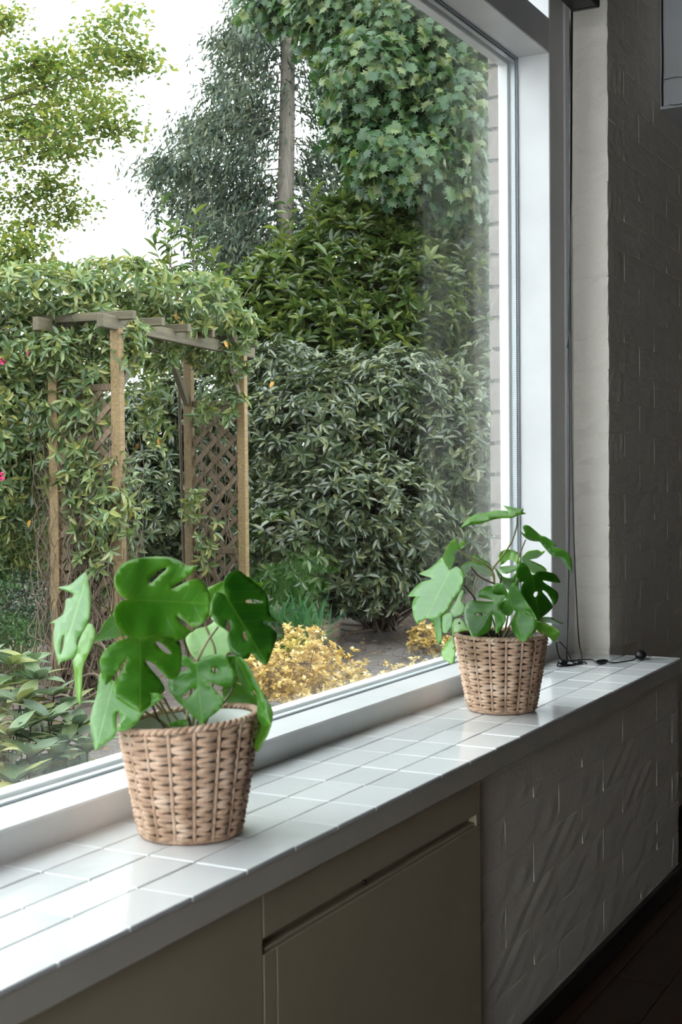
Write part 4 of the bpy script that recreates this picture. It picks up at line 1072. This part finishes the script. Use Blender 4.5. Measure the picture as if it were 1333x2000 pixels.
for t_ in (.0, .2, .4, .6, .8, 1.0):
    q = nearL+v*t_+UP*(TOP+.05); beam('cross_rafter', q-wv*.13, q+wv*(WA+.13), .05, .055, M['beamwood'])
for q0, sgn in ((nearL, 1), (farL, 1), (nearR, -1), (farR, -1)):
    beam('brace', q0+UP*(TOP-.40)+av*sgn*.03, q0+UP*(TOP-.06)+av*sgn*.32, .04, .05, M['beamwood'])
for q in (nearL, nearR):
    a, b = q+wv*.035, q+wv*(WA-.035); W_ = WA-.07
    for zz in (TOP-.40, .16, TOP-1.55): beam('rail', a+UP*zz, b+UP*zz, .03, .045, M['lattice'])
    z0, z1 = .18, TOP-.42; st = .155
    for s_, off in ((1, .006), (-1, -.006)):
        k = -W_
        while k < (z1-z0):
            # slat from one post to the other at 45 degrees, cut by the rails
            u0, u1 = 0.0, W_; zA, zB = z0+k, z0+k+W_
            if zA < z0: u0 = z0-zA; zA = z0
            if zB > z1: u1 = W_-(zB-z1); zB = z1
            if u1-u0 > .05:
                A_ = a+wv*(u0 if s_ > 0 else W_-u0)+UP*zA+av*off; B_ = a+wv*(u1 if s_ > 0 else W_-u1)+UP*zB+av*off
                beam('slat', A_, B_, .034, .010, M['lattice'], ar, .001) if False else beam('slat', A_, B_, .010, .034, M['lattice'], ar, .001)
            k += st
# --- climber on the arch
vi = empty('climbing_vine', tuple(gz(170, 1200, 9)), label='evergreen climber tangled over the wooden arch with dry brown stems', cat='vine')
VB = [(90, 575, 9.0, 130, 50, .5), (240, 560, 9.4, 110, 45, .5), (370, 590, 9.9, 110, 50, .5), (450, 640, 10.3, 60, 40, .35), (160, 620, 9.0, 80, 30, .4), (330, 640, 9.8, 90, 25, .35),
      (60, 700, 9.1, 90, 80, .5), (40, 830, 9.1, 90, 110, .5), (20, 960, 9.2, 80, 100, .5), (-60, 780, 9.2, 110, 220, .6), (110, 690, 8.7, 50, 40, .2), (230, 660, 8.8, 60, 25, .2), (300, 690, 9.6, 60, 25, .15), (420, 690, 10.2, 60, 25, .15)]
c = rosettes(vi, VB, 2500, 5, .085, .030, T_LANCE, M['vine'], 200, .35, .3)
VS = [(200, 720, 8.8, 60, 35, .15), (160, 790, 8.8, 50, 30, .15), (240, 700, 8.7, 30, 40, .1), (150, 840, 8.8, 50, 25, .12), (215, 980, 8.6, 45, 30, .1), (230, 1020, 8.5, 30, 40, .1), (450, 800, 10.3, 45, 20, .08), (400, 800, 10.4, 30, 18, .08), (380, 980, 10.4, 22, 30, .06), (440, 730, 10.4, 40, 25, .1), (180, 1100, 8.9, 60, 25, .1), (295, 790, 9.8, 30, 60, .1), (400, 1060, 10.4, 25, 30, .06), (110, 980, 9, 50, 60, .12), (130, 900, 9.0, 40, 50, .12)]
VS = [(x, y, d, a*1.15, b*1.6, e_*1.5) for x, y, d, a, b, e_ in VS]+[(170, 900, 8.7, 70, 120, .12), (190, 1050, 8.7, 60, 90, .12), (140, 760, 8.8, 60, 60, .12), (455, 700, 10.3, 30, 40, .08)]
c2 = rosettes(vi, VS, 560, 5, .085, .030, T_LANCE, M['vine'], 150, .45, .2, shell=(.0, 1.25))
# leafy edge and hanging shoots
paths = []
rs = np.random.RandomState(21)
for i in range(210):           # dry stems climbing the left lattice
    u = rs.uniform(-.02, .5); s0 = nearL+wv*u+av*rs.uniform(-.06, .10); pts = []
    h = rs.uniform(.9, 2.1); z_ = rs.uniform(0, .1); x_ = 0
    while z_ < h:
        pts.append(s0+UP*z_+wv*x_+av*rs.normal(0, .03)); z_ += rs.uniform(.08, .2); x_ += rs.normal(0, .06); x_ = max(min(x_, .16), -.16)
    if len(pts) > 3:
        s = spline(pts, 3); paths.append((s, np.linspace(.005, .0016, len(s))*rs.uniform(.5, 1.5)))
for i in range(22):            # stems on the right lattice
    u = rs.uniform(.1, .4); s0 = nearR+wv*u+av*rs.uniform(-.05, .05); pts = []; z_ = 0; x_ = 0
    while z_ < 2.0:
        pts.append(s0+UP*z_+wv*x_+av*rs.normal(0, .02)); z_ += rs.uniform(.1, .22); x_ = max(min(x_+rs.normal(0, .04), .15), -.15)
    s = spline(pts, 3); paths.append((s, np.linspace(.006, .002, len(s))))
for i in range(26):            # roots and fallen stems at the foot
    a = gz(rs.uniform(60, 260), 1, rs.uniform(8.2, 9.4)); b = gz(rs.uniform(60, 260), 1, rs.uniform(7.8, 9.2)); m = (a+b)/2+UP*rs.uniform(.05, .45)
    s = spline([a, m, b], 6); paths.append((s, np.linspace(.010, .005, len(s))))
V, F = tube_data(paths, 5); place('dry_stems', mesh_np('dry_stems', V, F, M['drytwig'], True), vi, kind='stuff')
paths = []
for i in range(60):            # arching green shoots on the top
    x0 = rs.uniform(-40, 470); d_ = 9+.0028*max(0, x0)+rs.uniform(-.3, .3); y0 = rs.uniform(560, 690)
    a = P(x0, y0, d_); b = P(x0+rs.uniform(-70, 70), y0-rs.uniform(-60, 70), d_-rs.uniform(0, .4)); m = (a+b)/2+UP*rs.uniform(.02, .15)
    s = spline([a, m, b], 5); paths.append((s, np.linspace(.004, .0015, len(s))))
V, F = tube_data(paths, 5); place('shoots', mesh_np('shoots', V, F, M['drytwig'], True), vi, kind='stuff')
for (x, y, d_) in ((57, 688, 8.6), (3, 705, 8.6), (2, 930, 8.5)):    # pink blossoms
    c_ = P(x, y, d_); n = 9; dn = norm(RS.normal(0, 1, (n, 3))+TOCAM*.8)
    leaves(vi, np.repeat(c_[None], n, 0), dn, RS.normal(0, 1, (n, 3))+UP, np.full(n, .035), np.full(n, .028), T_OVAL, M['pink'], n, 'petal')
pts = [(238, 605), (357, 625), (440, 665), (180, 1000), (60, 1015), (90, 1020), (272, 865), (310, 855), (535, 745), (345, 610)]
n = len(pts); c_ = np.array([P(x, y, 8.7+.003*x*.6) for x, y in pts])
leaves(vi, c_, -UP+RS.normal(0, .3, (n, 3)), TOCAM+RS.normal(0, .3, (n, 3)), np.full(n, .06), np.full(n, .03), T_LANCE, M['orange'], n, 'withered_leaf')

# --- small dark shrub and feathery shrub at the left
ss = empty('boxwood_shrub', gz(40, 1270, 9.3), label='low dark small-leaved shrub at the foot of the arch on the left', cat='shrub')
c, o = blob_pts([(30, 1180, 9.4, 100, 75, .5), (-60, 1160, 9.6, 120, 100, .5), (70, 1220, 9.2, 50, 40, .3)], 7500, .8, (.6, 1)); n = len(c)
leaves(ss, c, norm(o+RS.normal(0, .8, c.shape)), UP+o+RS.normal(0, .5, c.shape), RS.uniform(.022, .042, n), RS.uniform(.012, .02, n), T_OVAL, M['smallshrub'], 200)
twigs(ss, c, gz(40, 1270, 9.4), 50, .006, seed=6)
s2 = empty('feathery_shrub', gz(20, 1200, 9.6), label='grey-green feathery shrub above the dark small-leaved one at left', cat='shrub')
c, o = blob_pts([(40, 1060, 9.6, 100, 70, .5), (-40, 1040, 9.8, 100, 90, .5)], 5000, .8, (.5, 1)); n = len(c)
leaves(s2, c, norm(o*.6+UP*.5+RS.normal(0, .6, c.shape)), UP+o+RS.normal(0, .5, c.shape), RS.uniform(.05, .09, n), RS.uniform(.012, .02, n), T_OVAL, M['vine'], 100)
twigs(s2, c, gz(20, 1200, 9.7), 30, .006, seed=7)
# --- golden euonymus
for (nm, lab, bl, n, root) in (('a', 'large golden euonymus glowing behind the nearest basket', [(590, 1290, 8.3, 75, 60, .32), (650, 1310, 8.3, 70, 50, .3), (540, 1320, 8.2, 60, 55, .25), (610, 1345, 8.1, 90, 40, .25), (720, 1335, 8.3, 60, 22, .2), (585, 1250, 8.4, 35, 40, .15), (500, 1330, 8.2, 60, 50, .2)], 560, (600, 1400, 8.3)),
                               ('b', 'small golden euonymus just left of the far basket', [(828, 1240, 10.4, 28, 24, .16), (860, 1262, 10.3, 28, 18, .15), (820, 1262, 10.3, 22, 14, .1)], 130, (840, 1270, 10.4))):
    e = empty('golden_euonymus', gz(*root), label=lab, cat='shrub')
    c = rosettes(e, bl, n, 9, .034, .021, T_OVAL, M['euonymus'], 300, -.1, .8, 1.0, .3, .8, (.5, 1.0))
    twigs(e, c, gz(*root), 40, .003, seed=9)
lw = empty('low_groundcover', gz(760, 1330, 7.6), label='sparse yellow-green seedlings on the soil beyond the window', cat='plant', kind='stuff')
rosettes(lw, [(760, 1320, 8.0, 80, 22, .3), (700, 1345, 7.8, 70, 18, .3), (840, 1300, 8.6, 40, 14, .2)], 90, 6, .03, .018, T_OVAL, M['euonymus'], 0, -.1, .8)
# --- strappy plant below the rhododendron
sp_ = empty('strappy_plant', gz(565, 1210, 10.4), label='tuft of dark strappy leaves behind the large golden euonymus', cat='plant')
n = 160; base = gz(565, 1210, 10.4)+RS.normal(0, .10, (n, 3))*np.array([1, 1, 0]); dn = norm(UP*1.0+RS.normal(0, .45, (n, 3))*np.array([1, 1, .2]))
leaves(sp_, base, dn, norm(np.cross(dn, RS.normal(0, 1, (n, 3)))), RS.uniform(.3, .5, n), np.full(n, .02), T_STRAP, M['strap'], 160)
# --- ribbed-leaf viburnum beside the window, lower left
def viburnum_mesh():
    V, F, UVs = [], [], []; nx, ny = 10, 6
    for i in range(nx+1):
        x = i/nx; w = .20*math.sin(math.pi*min(1, x**.8))**.85 if 0 < x < 1 else 0.004
        for j in range(-ny//2, ny//2+1):
            s = j/(ny/2); V.append([x, s*w, .10*abs(s)*w*4*.5-.28*x*x+.10*x]); UVs.append((x, s))
    m = ny+1
    for i in range(nx):
        for j in range(ny): F.append([i*m+j, (i+1)*m+j, (i+1)*m+j+1, i*m+j+1])
    me = mesh_np('leaf', V, np.array(F), M['viburnum'], True); ul = me.uv_layers.new(name='UVMap')
    li = np.zeros(len(me.loops), np.int32); me.loops.foreach_get('vertex_index', li)
    ul.data.foreach_set('uv', np.array(UVs, np.float32)[li].ravel()); return me
VM = viburnum_mesh()
vb = empty('viburnum_plant', tuple(gz(60, 1520, 5.6)), label='low plant with deeply ribbed cream-veined leaves at the lower left', cat='plant')
rs = np.random.RandomState(5)
RO = [(20, 1300, 6.1), (70, 1330, 6.1), (105, 1360, 6.0), (40, 1375, 5.9), (-20, 1350, 6.0), (95, 1410, 5.8), (20, 1440, 5.6), (150, 1420, 5.8), (60, 1480, 5.5), (-20, 1480, 5.4), (110, 1480, 5.6), (-70, 1400, 5.8), (170, 1470, 5.7), (30, 1530, 5.3), (0, 1400, 5.9), (60, 1420, 5.8), (130, 1385, 6.0), (-30, 1440, 5.7), (20, 1340, 6.2), (130, 1450, 5.7), (-40, 1300, 6.2), (50, 1300, 6.3), (40, 1510, 5.9), (100, 1520, 5.9), (-20, 1500, 5.9), (150, 1500, 5.9), (0, 1460, 5.8), (120, 1440, 6.0), (70, 1450, 5.9)]
pa = []
for (x, y, d_) in RO:
    c_ = P(x, y, d_); c_[2] = max(c_[2], .06); g0 = c_.copy(); g0[2] = 0; g0[:2] += rs.normal(0, .05, 2)
    pa.append((spline([g0, (g0+c_)/2+rs.normal(0, .02, 3), c_], 5), .004))
    for k in range(9):
        a = k*2.4+rs.uniform(-.3, .3); rad = np.array([math.cos(a), math.sin(a), 0]); dv = norm(rad+UP*rs.uniform(.15, .9)); bv = norm(np.cross(UP+rs.normal(0, .15, 3), dv)); nv = np.cross(dv, bv); L = rs.uniform(.12, .19)
        m = Matrix.Identity(4)
        for i in range(3): m[i][0], m[i][1], m[i][2], m[i][3] = dv[i]*L, bv[i]*L, nv[i]*L, c_[i]
        place('leaf', VM, vb, matrix=m)
    for k in range(5):          # lower tier of leaves
        a = k*1.9+rs.uniform(-.3, .3); rad = np.array([math.cos(a), math.sin(a), 0]); dv = norm(rad+UP*rs.uniform(-.1, .5)); bv = norm(np.cross(UP+rs.normal(0, .2, 3), dv)); nv = np.cross(dv, bv); L = rs.uniform(.10, .15)
        q = g0*.5+c_*.5+UP*rs.uniform(-.03, .05); q[2] = max(q[2], .03); m = Matrix.Identity(4)
        for i in range(3): m[i][0], m[i][1], m[i][2], m[i][3] = dv[i]*L, bv[i]*L, nv[i]*L, q[i]
        place('leaf', VM, vb, matrix=m)
tubes('stem', pa, M['twig'], vb, 5)
print('tris', sum(len(o.data.loop_triangles) or 0 for o in []), 'objects', len(bpy.data.objects))
